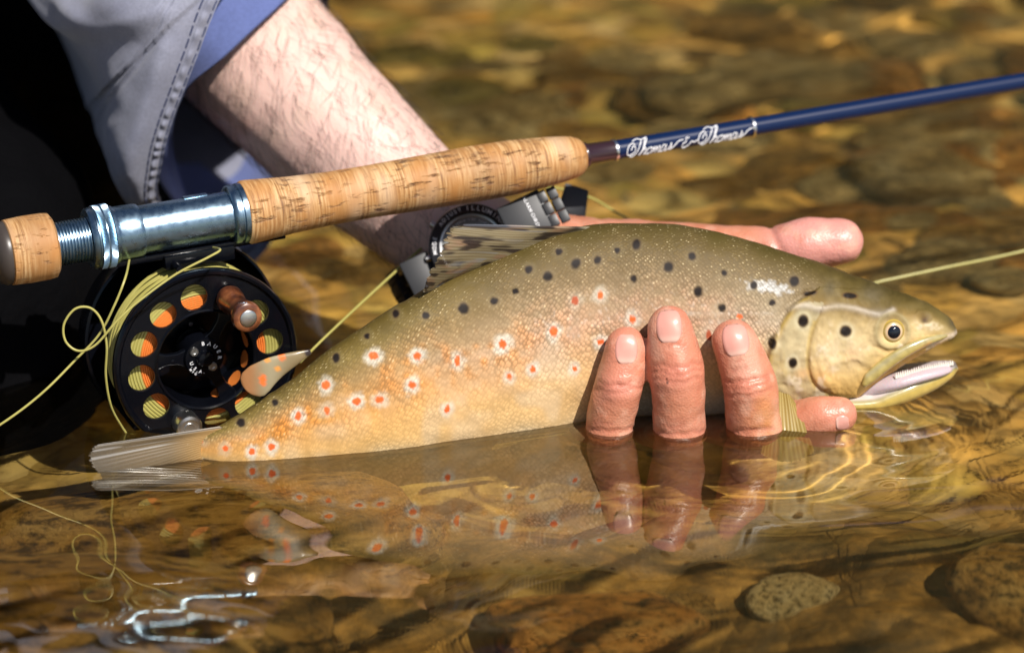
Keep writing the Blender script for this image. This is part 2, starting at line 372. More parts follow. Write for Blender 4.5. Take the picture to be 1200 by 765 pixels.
# ================================================================== THE PERSON
def X_(px): return (px - 600) / 2700
m_skin = material('skin', rough=.40, Coat_Weight=.12, Coat_Roughness=.22); t = NT(m_skin)
t.l(t.attr(), t.b.inputs['Base Color'])
t.b.inputs['Subsurface Weight'].default_value = .12; t.b.inputs['Subsurface Radius'].default_value = (1, .35, .2); t.b.inputs['Subsurface Scale'].default_value = .004
v_ = t.n('TexVoronoi', Scale=900); t.l(t.coord(), v_.inputs['Vector'])
h1 = t.bump(v_.outputs[0], .22, .0007); t.bump(t.noise(420, 5, rough=.6), .26, .0008, h1)
FING = {
 'pinky':  ([(X_(700), .012, -.022), (X_(701), -.014, -.020), at(711, 520, -.032), at(717, 488, -.0355), at(726, 452, -.0365), at(734, 407, -.0335)], [.0125, .0115, .0112, .0106, .0105, .0088]),
 'ring':   ([(X_(752), .016, -.026), (X_(772), -.014, -.023), at(793, 522, -.033), at(795, 480, -.038), at(793, 437, -.039), at(785, 385, -.0355)], [.0135, .0125, .0125, .0117, .0119, .0098]),
 'middle': ([(X_(815), .02, -.027), (X_(846), -.012, -.023), at(882, 518, -.030), at(882, 484, -.034), at(878, 450, -.035), at(861, 400, -.0325)], [.0135, .0125, .0127, .0119, .0121, .0098]),
 'index':  ([(X_(872), .026, -.026), (X_(900), -.002, -.016), at(925, 500, -.020), at(958, 489, -.028), at(983, 486, -.029)], [.0130, .0115, .0108, .0100, .0088]),
 'thumb':  ([at(610, 296, .074), at(700, 303, .061), at(800, 301, .054), at(868, 298, .050), at(905, 297, .048), at(945, 288, .047), at(985, 283, .046)], [.022, .0195, .0155, .0128, .0116, .0124, .0106]),
}
arm = MB()
ARMP = [at(-20, -260, .36), at(120, -120, .275), at(215, -30, .215), at(300, 62, .165), at(400, 163, .128), at(505, 256, .097), at(565, 292, .082)]
ARMR = [.050, .046, .0425, .0395, .0350, .0280, .0262]
arm.capsule(ARMP, ARMR, 28)
W = np.array(at(575, 296, .079))
for nm in ('pinky', 'ring', 'middle', 'index'):
    pts, r = FING[nm]; M_ = np.array(pts[0]); mid = (W + M_) / 2 + np.array((0.01, .016, -.004))
    arm.capsule([W, mid, M_], [.022, .018, .0135])
arm.ball(W + np.array((.05, -.012, -.02)), (.045, .016, .028))
for pts, r in FING.values(): arm.capsule(pts, r, 20)
for nm, k in (('pinky', 4), ('ring', 4), ('middle', 4)):                        # knuckle swell
    arm.ball(np.array(FING[nm][0][k]) + np.array((0, -.0012, 0)), FING[nm][1][k] * 1.0)
me = remeshed(arm, .0013, 7, .5)
co, no = vco(me), vno(me); px, py = project(co)
front = no[:, 1] < .3
disp = np.zeros(len(co))
CREASE = [[(700, 456), (724, 460), (752, 452)], [(703, 449), (726, 452), (750, 446)], [(766, 434), (795, 441), (820, 432)], [(767, 427), (795, 431), (820, 425)], [(768, 442), (795, 449), (820, 441)],
          [(848, 455), (876, 456), (903, 446)], [(850, 447), (876, 447), (902, 439)], [(850, 463), (878, 464), (905, 455)],
          [(690, 502), (712, 506), (745, 502)], [(765, 506), (795, 509), (826, 505)], [(853, 505), (882, 506), (905, 503)]]
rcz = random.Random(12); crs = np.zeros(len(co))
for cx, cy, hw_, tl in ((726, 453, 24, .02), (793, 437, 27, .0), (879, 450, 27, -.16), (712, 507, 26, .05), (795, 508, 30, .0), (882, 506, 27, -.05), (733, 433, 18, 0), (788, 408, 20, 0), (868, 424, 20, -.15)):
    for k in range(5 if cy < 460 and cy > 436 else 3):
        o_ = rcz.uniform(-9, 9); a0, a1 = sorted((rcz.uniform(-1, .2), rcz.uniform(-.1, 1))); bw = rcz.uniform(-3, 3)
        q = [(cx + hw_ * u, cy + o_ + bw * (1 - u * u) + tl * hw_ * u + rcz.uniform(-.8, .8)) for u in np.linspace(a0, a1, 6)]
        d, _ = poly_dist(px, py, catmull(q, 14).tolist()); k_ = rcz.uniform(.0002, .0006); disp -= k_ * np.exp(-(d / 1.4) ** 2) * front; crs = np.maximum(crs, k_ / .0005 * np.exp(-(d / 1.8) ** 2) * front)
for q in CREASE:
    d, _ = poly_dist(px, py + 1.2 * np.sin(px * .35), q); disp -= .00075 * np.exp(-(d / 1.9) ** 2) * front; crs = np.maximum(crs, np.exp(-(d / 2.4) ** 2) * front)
d, _ = poly_dist(px, py, [(905, 255), (903, 268), (909, 283), (918, 300)]); disp -= .0010 * np.exp(-(d / 4) ** 2)
for x0 in (655, 676, 700, 722, 750): 
    d, _ = poly_dist(px, py, [(x0, 240), (x0 + 6, 262), (x0 + 2, 280)]); disp -= .00025 * np.exp(-(d / 3) ** 2)
disp += .0004 * fbm3(co, 120, 3) * (px > 560) + .0009 * fbm3(co, 24, 2, 4)
disp += .0016 * np.exp(-(poly_dist(px, py, [(395, 40), (430, 120), (500, 195)])[0] / 16) ** 2)      # a tendon and a vein under the skin
setco(me, co + no * disp[:, None])
skin = np.array((.73, .49, .42)) * np.ones((len(co), 1)); pink = np.array((.62, .215, .15))
fr = sstep(560, 660, px); nz = fbm3(co, 60, 4, 2)
skin = skin * (1 - fr[:, None]) + np.array((.55, .215, .125)) * fr[:, None]
def blend(c, col, wgt): wgt = np.clip(wgt, 0, 1)[:, None]; return c * (1 - wgt) + np.asarray(col) * wgt
for cx, cy, r in ((734, 400, 26), (785, 378, 28), (861, 395, 28), (985, 485, 26), (726, 452, 22), (793, 436, 24), (878, 449, 24)):
    skin = blend(skin, pink, .6 * np.exp(-((px - cx) ** 2 + (py - cy) ** 2) / r ** 2))
skin = blend(skin, (.66, .29, .25), .85 * sstep(870, 930, px) * (py < 330))
skin = blend(skin, (.55, .22, .06), .75 * np.exp(-(((px - 897) / 16) ** 2 + ((py - 490) / 32) ** 2)))
skin = blend(skin, (.60, .27, .20), .45 * np.exp(-(((px - 290) / 60) ** 2 + ((py - 150) / 25) ** 2)) * (.5 + nz))
skin = blend(skin, (.60, .30, .24), (.08 + .17 * fr) * sstep(.1, .9, nz)); skin = blend(skin, (.72, .5, .38), .3 * sstep(.1, .9, -nz))
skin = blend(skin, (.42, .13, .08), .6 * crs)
vn, _ = poly_dist(px, py, catmull([(700, 512), (704, 480), (712, 462)], 12).tolist())
skin = blend(skin, (.50, .17, .10), .45 * sstep(.25, .8, fbm3(co, 140, 3, 12)) * fr); skin = blend(skin, (.72, .42, .30), .4 * sstep(.25, .8, fbm3(co, 170, 3, 15)) * fr)
mole = (px - 781) ** 2 + (py - 449.5) ** 2; skin = blend(skin, (.06, .03, .02), (mole < 3.2) * 1.0)
# the rest of the body (inside the clothes, above the frame) joined to the same mesh
rest = MB()
SH = np.array((-.42, .60, .56)); EB = np.array(ARMP[0])
rest.capsule([EB, (EB + SH) / 2 + np.array((-.02, .02, -.01)), SH], [.046, .05, .058], 16)
rest.capsule([SH, (-.58, .66, .60), (-.74, .66, .55)], [.06, .08, .06], 16)
rest.capsule([(-.58, .80, .05), (-.58, .76, .25), (-.58, .68, .5), (-.58, .66, .58)], [.14, .14, .15, .08], 20)
rest.capsule([(-.58, .65, .58), (-.575, .63, .70)], [.058, .055], 16)
rest.ball((-.57, .61, .80), (.075, .095, .115)); rest.ball((-.565, .56, .745), (.052, .05, .05)); rest.capsule([(-.555, .515, .80), (-.55, .497, .775)], [.009, .014], 10)
for s_ in (-1, 1): rest.ball((-.57 + s_ * .077, .625, .79), (.01, .02, .032)); rest.ball((-.57 + s_ * .03, .527, .805), (.014, .012, .012))
rest.capsule([(-.74, .66, .55), (-.80, .52, .34), (-.72, .34, .20)], [.055, .045, .036], 14); rest.ball((-.71, .32, .19), (.035, .04, .03))
mr = remeshed(rest, .009, 4)
c2 = vco(mr); f2 = [[i + len(co) for i in p.vertices] for p in mr.polygons]; f1 = [list(p.vertices) for p in me.polygons]
person = empty('person'); person.location = (0, 0, 0)
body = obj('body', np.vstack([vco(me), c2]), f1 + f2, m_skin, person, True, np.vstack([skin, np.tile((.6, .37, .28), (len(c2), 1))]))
bpy.data.meshes.remove(mr)
tag(person, 'crouching person in black waders and a rolled grey shirt sleeve, holding the trout', 'person')
B_arm = bvh(body)

# ---- fingernails
m_nail = material('fingernail', (.74, .42, .36), .32, Coat_Weight=.25, Coat_Roughness=.2); t = NT(m_nail); t.l(t.attr(), t.b.inputs['Base Color'])
def nail(cx, cy, w_, h_, tilt):
    nu, nv = 15, 19; U, Vv = np.meshgrid(np.linspace(-1, 1, nu), np.linspace(-1, 1, nv)); ct, st = math.cos(tilt), math.sin(tilt)
    wid = np.where(Vv < 0, np.sqrt(np.clip(1 - .86 * np.abs(Vv) ** 2.6, .03, 1)), np.sqrt(np.clip(1 - .90 * np.abs(Vv) ** 3.0, .03, 1)))
    u, v = U * wid * w_ / 2, Vv * h_ / 2
    hc0 = hit(B_arm, cx, cy)[0].y
    qx, qy = cx + u * ct - v * st, cy + u * st + v * ct; P_ = np.zeros((nv, nu, 3)); okm = np.zeros((nv, nu), bool)
    for i in range(nv):
        for j in range(nu):
            h, n_ = hit(B_arm, qx[i, j], qy[i, j]); k_ = 1.0
            while (h is None or h.y > .0 or h.y > hc0 + .006) and k_ > .5:
                k_ -= .04; h, n_ = hit(B_arm, cx + (qx[i, j] - cx) * k_, cy + (qy[i, j] - cy) * k_)
            if h is not None and h.y < .03:
                e = max(abs(U[i, j]), abs(Vv[i, j])); P_[i, j] = h + n_ * (.0004 if e < .95 else -.0003); okm[i, j] = True
    yy = P_[okm][:, 1].mean()
    for i, j in zip(*np.where(~okm)): P_[i, j] = at(qx[i, j], qy[i, j], yy)
    P_[:, :, :] = P_
    c = np.ones((nv, nu, 3)) * np.array((.66, .31, .25)); c = c + sstep(.45, .8, Vv)[..., None] * np.array((.04, .10, .08)) + sstep(-.84, -.98, Vv)[..., None] * np.array((.08, .18, .16))
    c -= (np.maximum(np.abs(U), np.abs(Vv)) > .97)[..., None] * np.array((.22, .2, .16))
    return obj('fingernail', P_.reshape(-1, 3), gridf(nv, nu), m_nail, person, True, c)
nail(734, 409, 28, 36, .02); nail(784, 382, 32, 41, -.04); nail(862, 398, 33, 40, -.16); nail(987, 495, 18, 16, 1.5)

# ---- arm hair
m_hair = material('arm_hair', (.022, .012, .008), .5)
hb = MB(); rh = random.Random(3); AD = np.array(ARMP[5]) - np.array(ARMP[3]); AD /= np.linalg.norm(AD); cnt = 0
co, no = vco(body.data)[:len(me.vertices)], vno(body.data)[:len(me.vertices)]; px, py = project(co)
cand = np.where((px > 190) & (px < 545) & (py < 330) & (py > -20) & (no @ FWD < .45))[0]
HB_v, HB_f = [], []
for k in rh.sample(list(cand), min(1350, len(cand))):
    p, n_ = co[k], no[k]; side = np.cross(n_, AD); L = rh.uniform(.006, .018); bend = rh.uniform(-1.1, 1.1)
    d = AD * rh.uniform(.5, 1) + side * (bend * .6 - .35); d -= n_ * (d @ n_); d /= np.linalg.norm(d)
    cv = np.cross(n_, d) * rh.uniform(-.5, .5)
    pts = np.array([p - n_ * .0003 + d * L * s_ + n_ * L * (.55 * s_ - .42 * s_ * s_) + cv * L * s_ * s_ for s_ in (0, .25, .5, .75, 1)])
    hb.tube(pts, np.array([.00008, .00008, .000075, .00006, .00003]), 3, False)
hair = hb.build('arm_hair', m_hair, person); hair['kind'] = 'stuff'

# ---- clothes
def cloth_mat(name, base, dark, sc_=2600, rough=.9):
    m = material(name, base, rough, Sheen_Weight=.25); t = NT(m)
    c = t.mix(t.ramp(t.noise(45, 5), [(.35, (0, 0, 0)), (.7, (1, 1, 1))]), base, dark)
    c = t.mix(t.ramp(t.noise(700, 2), [(.4, (.35, .35, .35)), (.6, (0, 0, 0))]), c, tuple(x * .6 for x in base))
    t.l(c, t.b.inputs['Base Color'])
    wv = t.n('TexWave', Scale=sc_ / 6, Distortion=1.0); t.l(t.coord(), wv.inputs['Vector'])
    h = t.bump(wv.outputs[1], .12, .0003); t.bump(t.noise(220, 5), .22, .0008, h); return m
m_shirt = cloth_mat('shirt_grey', (.235, .245, .315), (.18, .19, .26))
m_lining = cloth_mat('shirt_lining', (.10, .135, .33), (.08, .11, .28))
m_thread = material('thread', (.035, .045, .10), .9)
m_wader = material('wader', (.0015, .0015, .002), .85, Specular_IOR_Level=.05); t = NT(m_wader); t.bump(t.noise(60, 5), .5, .006)
m_scarf = cloth_mat('shirt_body', (.22, .23, .30), (.17, .18, .25))
def ring(pts, n): return catmull([at(*p) if isinstance(p, tuple) else p for p in pts], n, closed=True)
def sleeve(name, rings, mat, n=220, per=26, amp=.0025, seed=1, pucker=False, thick=.0012):
    R = np.array([ring(r, n) for r in rings]); k = len(rings); S = np.array([catmull(R[:, j], per * (k - 1) + 1) for j in range(n)]).transpose(1, 0, 2)
    cen = S.mean(1, keepdims=True); out = S - cen; out /= np.linalg.norm(out, axis=-1, keepdims=True)
    rows = (np.arange(S.shape[0]) / (4 * per))[:, None]
    d = amp * fbm3(S, 22, 3, seed) * sstep(0, .12, rows) + amp * .16 * fbm3(S, 55, 2, seed + 5)
    if pucker:
        j = np.arange(n)[None]; band = np.exp(-((rows - .045) / .028) ** 2)
        d = d + band * (.0011 + .0010 * np.sin(j * .70 + 2.2 * noise2(j * 1.0, rows * 0 + 1, .11, 3) + rows * 12))
        d = d - .0008 * np.exp(-((rows - .012) / .006) ** 2) - .0009 * np.exp(-((rows - .085) / .008) ** 2)
    if pucker:
        qx, qy = project(S); dd, sd = poly_dist(qx, qy, catmull([(215, -30), (190, 30), (160, 70), (128, 112), (112, 140)], 30).tolist()); sgn = dd * np.where((qx - 160) * 1.0 + (qy - 70) * 1.05 < 0, 1, -1)
        d = d + .0035 * sstep(-5, 6, sgn) * np.exp(-np.maximum(sgn, 0) / 45) - .0012 * np.exp(-((sgn + 4) / 4) ** 2) - .0005 * np.exp(-((sgn - 7) / 1.6) ** 2)
        for fl, am in (([(60, -10), (110, 40), (190, 20)], .004), ([(130, 150), (150, 190), (170, 230)], .002), ([(190, 60), (170, 120), (150, 200)], .0022)): d = d + am * np.exp(-(poly_dist(qx, qy, catmull(fl, 20).tolist())[0] / 14) ** 2)
    S = S + out * d[..., None]
    inner = S[::-1] - out[::-1] * thick; A = np.vstack([S, inner])
    return obj(name, A.reshape(-1, 3), gridf(A.shape[0], n, cu=True), mat, person), S, out
hem = [(264, -14, .088), (229, 70, .078), (202, 140, .080), (189, 190, .086), (187, 234, .100), (225, 292, .14), (300, 305, .19), (360, 190, .25), (372, 60, .27), (360, -70, .24), (315, -80, .13)]
r2 = [(214, -14, .080), (190, 62, .071), (166, 136, .074), (155, 190, .082), (164, 238, .100), (205, 285, .15), (280, 295, .20), (345, 180, .26), (360, 40, .28), (350, -80, .25), (280, -84, .12)]
r3 = [(130, -14, .088), (138, 52, .086), (132, 120, .090), (128, 188, .098), (150, 240, .115), (190, 270, .17), (250, 270, .22), (340, 180, .28), (370, 30, .30), (355, -150, .28), (230, -150, .15)]
r4 = [(46, -14, .14), (80, 44, .13), (114, 96, .125), (121, 178, .13), (155, 236, .14), (180, 250, .2), (230, 240, .25), (310, 150, .31), (335, -30, .34), (310, -215, .31), (150, -225, .19)]
r5 = [(-95, -260, .25), (-20, -110, .24), (40, -20, .24), (70, 40, .26), (100, 90, .28), (130, 100, .32), (170, 80, .36), (235, -20, .41), (260, -200, .43), (200, -345, .41), (30, -370, .31)]
w5 = np.array([at(*p) for p in r5]); c5 = w5.mean(0); up_d = (SH - EB) / np.linalg.norm(SH - EB)
r6 = [q for q in EB + up_d * .03 + (w5 - c5) * .80]; r7 = [q for q in EB + up_d * .14 + (w5 - c5) * .80]
sl_o, S_hem, S_out = sleeve('shirt_sleeve', [hem, r2, r3, r4, r5, r6, r7], m_shirt, 420, 44, .0020, 2, True)
tb = MB()
for row in (2, 18):
    line = S_hem[row] + S_out[row] * (.0002)
    for j in range(0, 420, 7):
        q = line[[j, (j + 1) % 420, (j + 3) % 420, (j + 5) % 420]]
        tb.tube(q + S_out[row][j] * .0002, .00042, 5)
tb.build('stitching', m_thread, sl_o)
li1 = [(352, -16, .150), (318, 14, .126), (262, 66, .112), (214, 110, .122), (200, 172, .135), (232, 256, .150), (292, 292, .175), (345, 225, .215), (385, 110, .245), (385, 20, .235), (380, -24, .19)]
li2 = [(280, -70, .16), (240, -40, .132), (205, 10, .122), (185, 90, .128), (180, 170, .146), (208, 240, .18), (270, 270, .22), (330, 205, .26), (365, 95, .27), (365, 0, .26), (340, -70, .21)]
li3 = [(170, -160, .23), (140, -110, .21), (120, -60, .20), (120, 30, .20), (140, 120, .21), (170, 180, .25), (230, 190, .29), (290, 130, .33), (320, 0, .34), (310, -110, .33), (250, -170, .28)]
sleeve('sleeve_lining', [li1, li2, li3], m_lining, 200, 24, .0018, 8, False)
# waders: kneeling legs and bib, one surface
wb = MB()
wb.capsule([(-.58, .80, .0), (-.58, .74, .25), (-.58, .69, .42)], [.19, .175, .165], 24)
wb.capsule([(-.49, .76, .12), (-.37, .54, .22), (-.285, .34, .215)], [.13, .125, .095], 22)            # raised knee
wb.capsule([(-.285, .34, .215), (-.270, .38, .05), (-.28, .44, -.13)], [.095, .09, .075], 20)
wb.capsule([(-.28, .44, -.11), (-.26, .32, -.12)], [.06, .045], 14)
wb.capsule([(-.64, .76, .08), (-.44, .42, .05), (-.268, .105, .005)], [.13, .12, .084], 22)                 # kneeling leg
wb.capsule([(-.268, .10, .0), (-.272, .115, -.06), (-.38, .44, -.10), (-.47, .70, -.11)], [.086, .086, .072, .055], 20)
wm = remeshed(wb, .008, 4); co = vco(wm); no = vno(wm)
setco(wm, co + no * (.010 * fbm3(co, 9, 3, 2) + .004 * fbm3(co, 30, 2, 5))[:, None]); wm.shade_smooth()
link_mesh('waders', wm, m_wader, person)
sb = MB()
sb.capsule([(-.58, .68, .40), (-.58, .665, .52), (-.58, .66, .60)], [.185, .175, .085], 24)
sb.capsule([(-.58, .66, .56), tuple(SH), tuple((EB + SH) / 2), tuple(EB + np.array((-.02, .02, .01)))], [.1, .08, .075, .068], 20)
sb.capsule([(-.58, .66, .56), (-.74, .66, .55), (-.80, .54, .36)], [.1, .08, .07], 20)
sm = remeshed(sb, .008, 4); co = vco(sm); setco(sm, co + vno(sm) * (.008 * fbm3(co, 14, 3, 3))[:, None]); sm.shade_smooth()
link_mesh('shirt', sm, m_scarf, person)
hm = MB(); hm.ball((-.57, .625, .835), (.083, .098, .088)); hmesh = remeshed(hm, .006, 2); link_mesh('hair', hmesh, m_hair, person)

def FLIP(v, f):                                # face order so that normals point outwards
    v = np.asarray(v); c = v.mean(0); k = [f[i] for i in range(0, len(f), max(1, len(f) // 400))]
    s_ = sum(float(np.dot(np.cross(v[q[1]] - v[q[0]], v[q[2]] - v[q[0]]), v[q[0]] - c) > 0) for q in k if len(q) == 4)
    n4 = sum(len(q) == 4 for q in k)
    return f if s_ > n4 / 2 else [q[::-1] for q in f]
# ================================================================== THE TROUT
trout = empty('brown_trout')
tag(trout, 'golden brown trout with black and red spots, mouth open, held at the water surface', 'fish')
TOPX = [232, 262, 300, 340, 380, 420, 460, 500, 540, 580, 620, 660, 700, 760, 800, 850, 900, 950, 1000, 1050, 1080, 1105, 1116, 1121]
TOPY = [511, 496, 473, 446, 415, 388, 362, 338, 318, 301, 286, 272, 265, 263, 267, 276, 290, 306, 324, 343, 354, 367, 376, 386]
BOTX = [232, 262, 300, 350, 400, 450, 500, 560, 620, 660, 700, 750, 800, 850, 900, 950, 1000, 1018, 1040, 1065, 1085, 1105, 1116, 1121]
BOTY = [537, 548, 555, 556, 553, 549, 545, 539, 531, 523, 512, 500, 496, 492, 484, 478, 466, 452, 437, 421, 409, 398, 394, 391]
YFX = [100, 232, 300, 450, 600, 720, 870, 1000, 1121]; YFY = [-.076, -.068, -.062, -.044, -.018, .0, .004, .008, .010]
THX = [232, 262, 300, 350, 400, 500, 600, 700, 800, 900, 950, 1000, 1050, 1080, 1105, 1116, 1121]
THB = [.0012, .0062, .0095, .0125, .0155, .0205, .0245, .0265, .0265, .0252, .0245, .0225, .0180, .0145, .0100, .0066, .002]
def yf(px): return pchip(YFX, YFY, px)
NXF, NTF = 820, 300
tt = np.linspace(0, 1, NXF); xs = 232 + (1121 - 232) * (1 - (1 - tt) ** 1.25)
th = np.linspace(0, 2 * PI, NTF, endpoint=False)
top = at(xs, pchip(TOPX, TOPY, xs), yf(xs)); bot = at(xs, pchip(BOTX, BOTY, xs), yf(xs))
cz, az = (top[:, 2] + bot[:, 2]) / 2, (top[:, 2] - bot[:, 2]) / 2; thb = pchip(THX, THB, xs)
cs, sn = np.cos(th)[None], np.sin(th)[None]
ex = 2 / 2.15
yy = yf(xs)[:, None] - thb[:, None] * np.sign(sn) * np.abs(sn) ** ex * (1 - .07 * cs)
zz = cz[:, None] + az[:, None] * np.sign(cs) * np.abs(cs) ** (2 / 2.05)
FP = np.stack([np.broadcast_to(top[:, 0][:, None], yy.shape), yy, zz], -1)
near = np.broadcast_to(sn >= 0, yy.shape); mir = (-np.arange(NTF)) % NTF
def to_near(a): return np.where(near if a.ndim == 2 else near[..., None], a, a[:, mir])
px, py = project(FP); px, py = to_near(px), to_near(py)
YT, YB = pchip(TOPX, TOPY, xs)[:, None], pchip(BOTX, BOTY, xs)[:, None]
fz = (py - YT) / (YB - YT)
GILL = [(958, 338), (945, 347), (930, 358), (915, 378), (903, 404), (898, 430), (902, 452), (916, 468), (935, 478)]
PRE = [(962, 364), (953, 385), (948, 408), (948, 432), (957, 452), (978, 462), (1010, 466)]
GILL = catmull(GILL, 60).tolist(); PRE = catmull(PRE, 60).tolist()
gd, gs = poly_dist(px, py, GILL); pd_, ps = poly_dist(px, py, PRE)
gin = np.where(gs < 0, 1.0, -1.0) * gd                                           # > 0 on the head side
if np.mean(gin[(px > 1000) & (px < 1050)]) < 0: gin = -gin
pin = np.where(ps < 0, 1.0, -1.0) * pd_
if np.mean(pin[(px > 1000) & (px < 1050)]) < 0: pin = -pin
headm = sstep(-2, 3, gin) * sstep(895, 905, px)
headm = np.maximum(headm, sstep(955, 985, px + .35 * (345 - py)))
dsp = .0017 * sstep(-1.5, 3.5, gin) * np.exp(-np.maximum(gin, 0) / 34) * (py > 338) - .0010 * np.exp(-((gin + 4) / 4) ** 2) * (py > 338)
dsp = dsp + .0009 * sstep(-2, 3, pin) * np.exp(-np.maximum(pin, 0) / 20) * (py > 360) - .0006 * np.exp(-(pin / 3.4) ** 2) * (py > 364)
rd, _ = poly_dist(px, py, catmull([(925, 361), (945, 359), (960, 363), (980, 360), (1000, 362), (1030, 369), (1046, 364)], 50).tolist()); dsp = dsp + .0011 * np.exp(-(rd / 4.5) ** 2)
ed = np.hypot(px - 1046, (py - 388)); dsp = dsp - .0016 * np.exp(-((ed - 0) / 13) ** 2) + .0011 * np.exp(-((ed - 19) / 4) ** 2)
nd = np.hypot((px - 1084) / 5.5, (py - 374) / 5); dsp = dsp - .0013 * np.exp(-nd ** 2) + .0006 * np.exp(-((nd - 1.8) / .6) ** 2)
for q in ([(1000, 372), (1012, 398), (1035, 410)], [(1060, 395), (1085, 385), (1105, 378)], [(910, 440), (925, 455), (945, 468)], [(1016, 350), (1050, 360), (1080, 362)]):
    dsp = dsp - .00030 * np.exp(-(poly_dist(px, py, catmull(q, 24).tolist())[0] / 4.2) ** 2)
ll, _ = poly_dist(px, py, [(300, 508), (400, 472), (500, 432), (600, 398), (700, 374), (790, 367), (905, 367)]); dsp = dsp - .00022 * np.exp(-(ll / 1.6) ** 2)
dsp = dsp + .0005 * fbm3(np.stack([px / 40, py / 25, 0 * px], -1), 1, 3) * (1 - .3 * headm)
for q, am in (([(905, 446), (930, 452), (950, 449), (972, 458)], -.0004), ([(930, 362), (922, 385), (917, 410), (920, 438)], .0004), ([(968, 372), (962, 400), (962, 430), (972, 450)], .0004), ([(1022, 372), (1015, 385), (1020, 404), (1042, 412), (1066, 404)], -.0005), ([(975, 425), (1000, 420), (1020, 428)], .0004)):
    dsp = dsp + am * np.exp(-(poly_dist(px, py, catmull(q, 24).tolist())[0] / 3.5) ** 2)
dsp = dsp + .00035 * fbm3(np.stack([px / 9, py / 9, 0 * px], -1), 1, 3, 5) * headm
dsp = dsp * sstep(232, 300, px) * sstep(1121, 1105, px)
out = np.stack([np.zeros_like(yy), -np.sign(sn) * np.abs(sn) / (thb[:, None] + .006) + 0 * yy, cs / (az[:, None]) + 0 * yy], -1); out /= np.linalg.norm(out, axis=-1, keepdims=True)
FP = FP + out * dsp[..., None]
# colour of the skin, in zones from back to belly
def lerp3(stops, f):
    r = np.zeros(f.shape + (3,)); ps_ = [s_[0] for s_ in stops]
    for c in range(3): r[..., c] = np.interp(f, ps_, [s_[1][c] for s_ in stops])
    return r
nA = noise2(px, py, 1 / 28, 1); nB = noise2(px, py, 1 / 9, 2); nC = noise2(px, py, 1 / 3.2, 3); nD = noise2(px, py * .4, 1 / 14, 4)
f = fz + .035 * nA
bodyc = lerp3([(0, (.085, .062, .014)), (.10, (.145, .100, .034)), (.24, (.25, .176, .090)), (.36, (.37, .265, .155)), (.46, (.48, .325, .21)), (.58, (.61, .385, .21)), (.74, (.68, .43, .185)), (.9, (.64, .43, .20)), (1, (.55, .45, .32))], f)
tailc = lerp3([(0, (.13, .09, .018)), (.15, (.22, .155, .040)), (.32, (.37, .235, .095)), (.46, (.55, .29, .095)), (.6, (.65, .34, .105)), (.8, (.68, .415, .15)), (1, (.56, .44, .24))], f)
tw = sstep(640, 380, px)[..., None]; col = bodyc * (1 - tw) + tailc * tw
def mixc(c, k, wgt): wgt = np.clip(wgt, 0, 1)[..., None]; return c * (1 - wgt) + np.asarray(k) * wgt
ob = np.exp(-((f - .47) / .13) ** 2) * sstep(690, 520, px); col = mixc(col, (.60, .21, .03), ob * sstep(-.35, .6, nA * .6 + nB * .7) * .85)
pk = np.exp(-((f - .43) / .11) ** 2) * sstep(560, 680, px) * sstep(920, 850, px); col = mixc(col, (.52, .29, .19), pk * (.28 + .4 * nB)); col = mixc(col, (.62, .53, .44), pk * sstep(.2, .8, nC) * .6)
col = mixc(col, (.58, .54, .40), np.exp(-((f - .97) / .07) ** 2) * .6 * (px < 900)); col = mixc(col, (.40, .39, .33), sstep(700, 760, px) * sstep(900, 850, px) * sstep(.78, .92, f) * .8)
col = mixc(col, (.33, .31, .22), .4 * sstep(800, 900, px) * np.exp(-((f - .45) / .2) ** 2))
sp = noise2(px * .9, py * .9, 1 / 4.0, 11); wp = np.exp(-(((px - 900) / 30) ** 2 + ((py - 336 - (px - 900) * .12) / 9) ** 2)); col = mixc(col, (.66, .66, .64), sstep(.22, .75, wp + .30 * nC + .25 * sp - .1) * sstep(.1, .3, wp) * .85)
col = mixc(col, (.58, .52, .44), .5 * sstep(-.5, .5, nC) * np.exp(-(ll / 1.3) ** 2) * sstep(770, 800, px) * (px < 908)); col = mixc(col, (.28, .18, .10), .5 * np.exp(-((ll - 5) / 3.5) ** 2) * (py > 367) * sstep(770, 800, px) * (px < 908) * (nC > -.2))
mt = noise2(px, py, 1 / 46, 81) + .6 * noise2(px, py, 1 / 18, 82); col = mixc(col, (.50, .33, .17), .30 * sstep(.2, .9, mt) * sstep(.3, .5, f)); col = mixc(col, (.62, .55, .42), .30 * sstep(.2, .9, -mt) * sstep(.3, .5, f)); col = mixc(col, (.10, .075, .025), .35 * sstep(.1, .8, noise2(px, py, 1 / 24, 83)) * sstep(.34, .1, f))
col = col * (1 - .16 * sstep(.45, .1, f))[..., None]; col = mixc(col, (.58, .24, .05), .30 * np.exp(-((f - .5) / .12) ** 2) * sstep(760, 600, px) * sstep(-.3, .7, nD + .5 * nB))
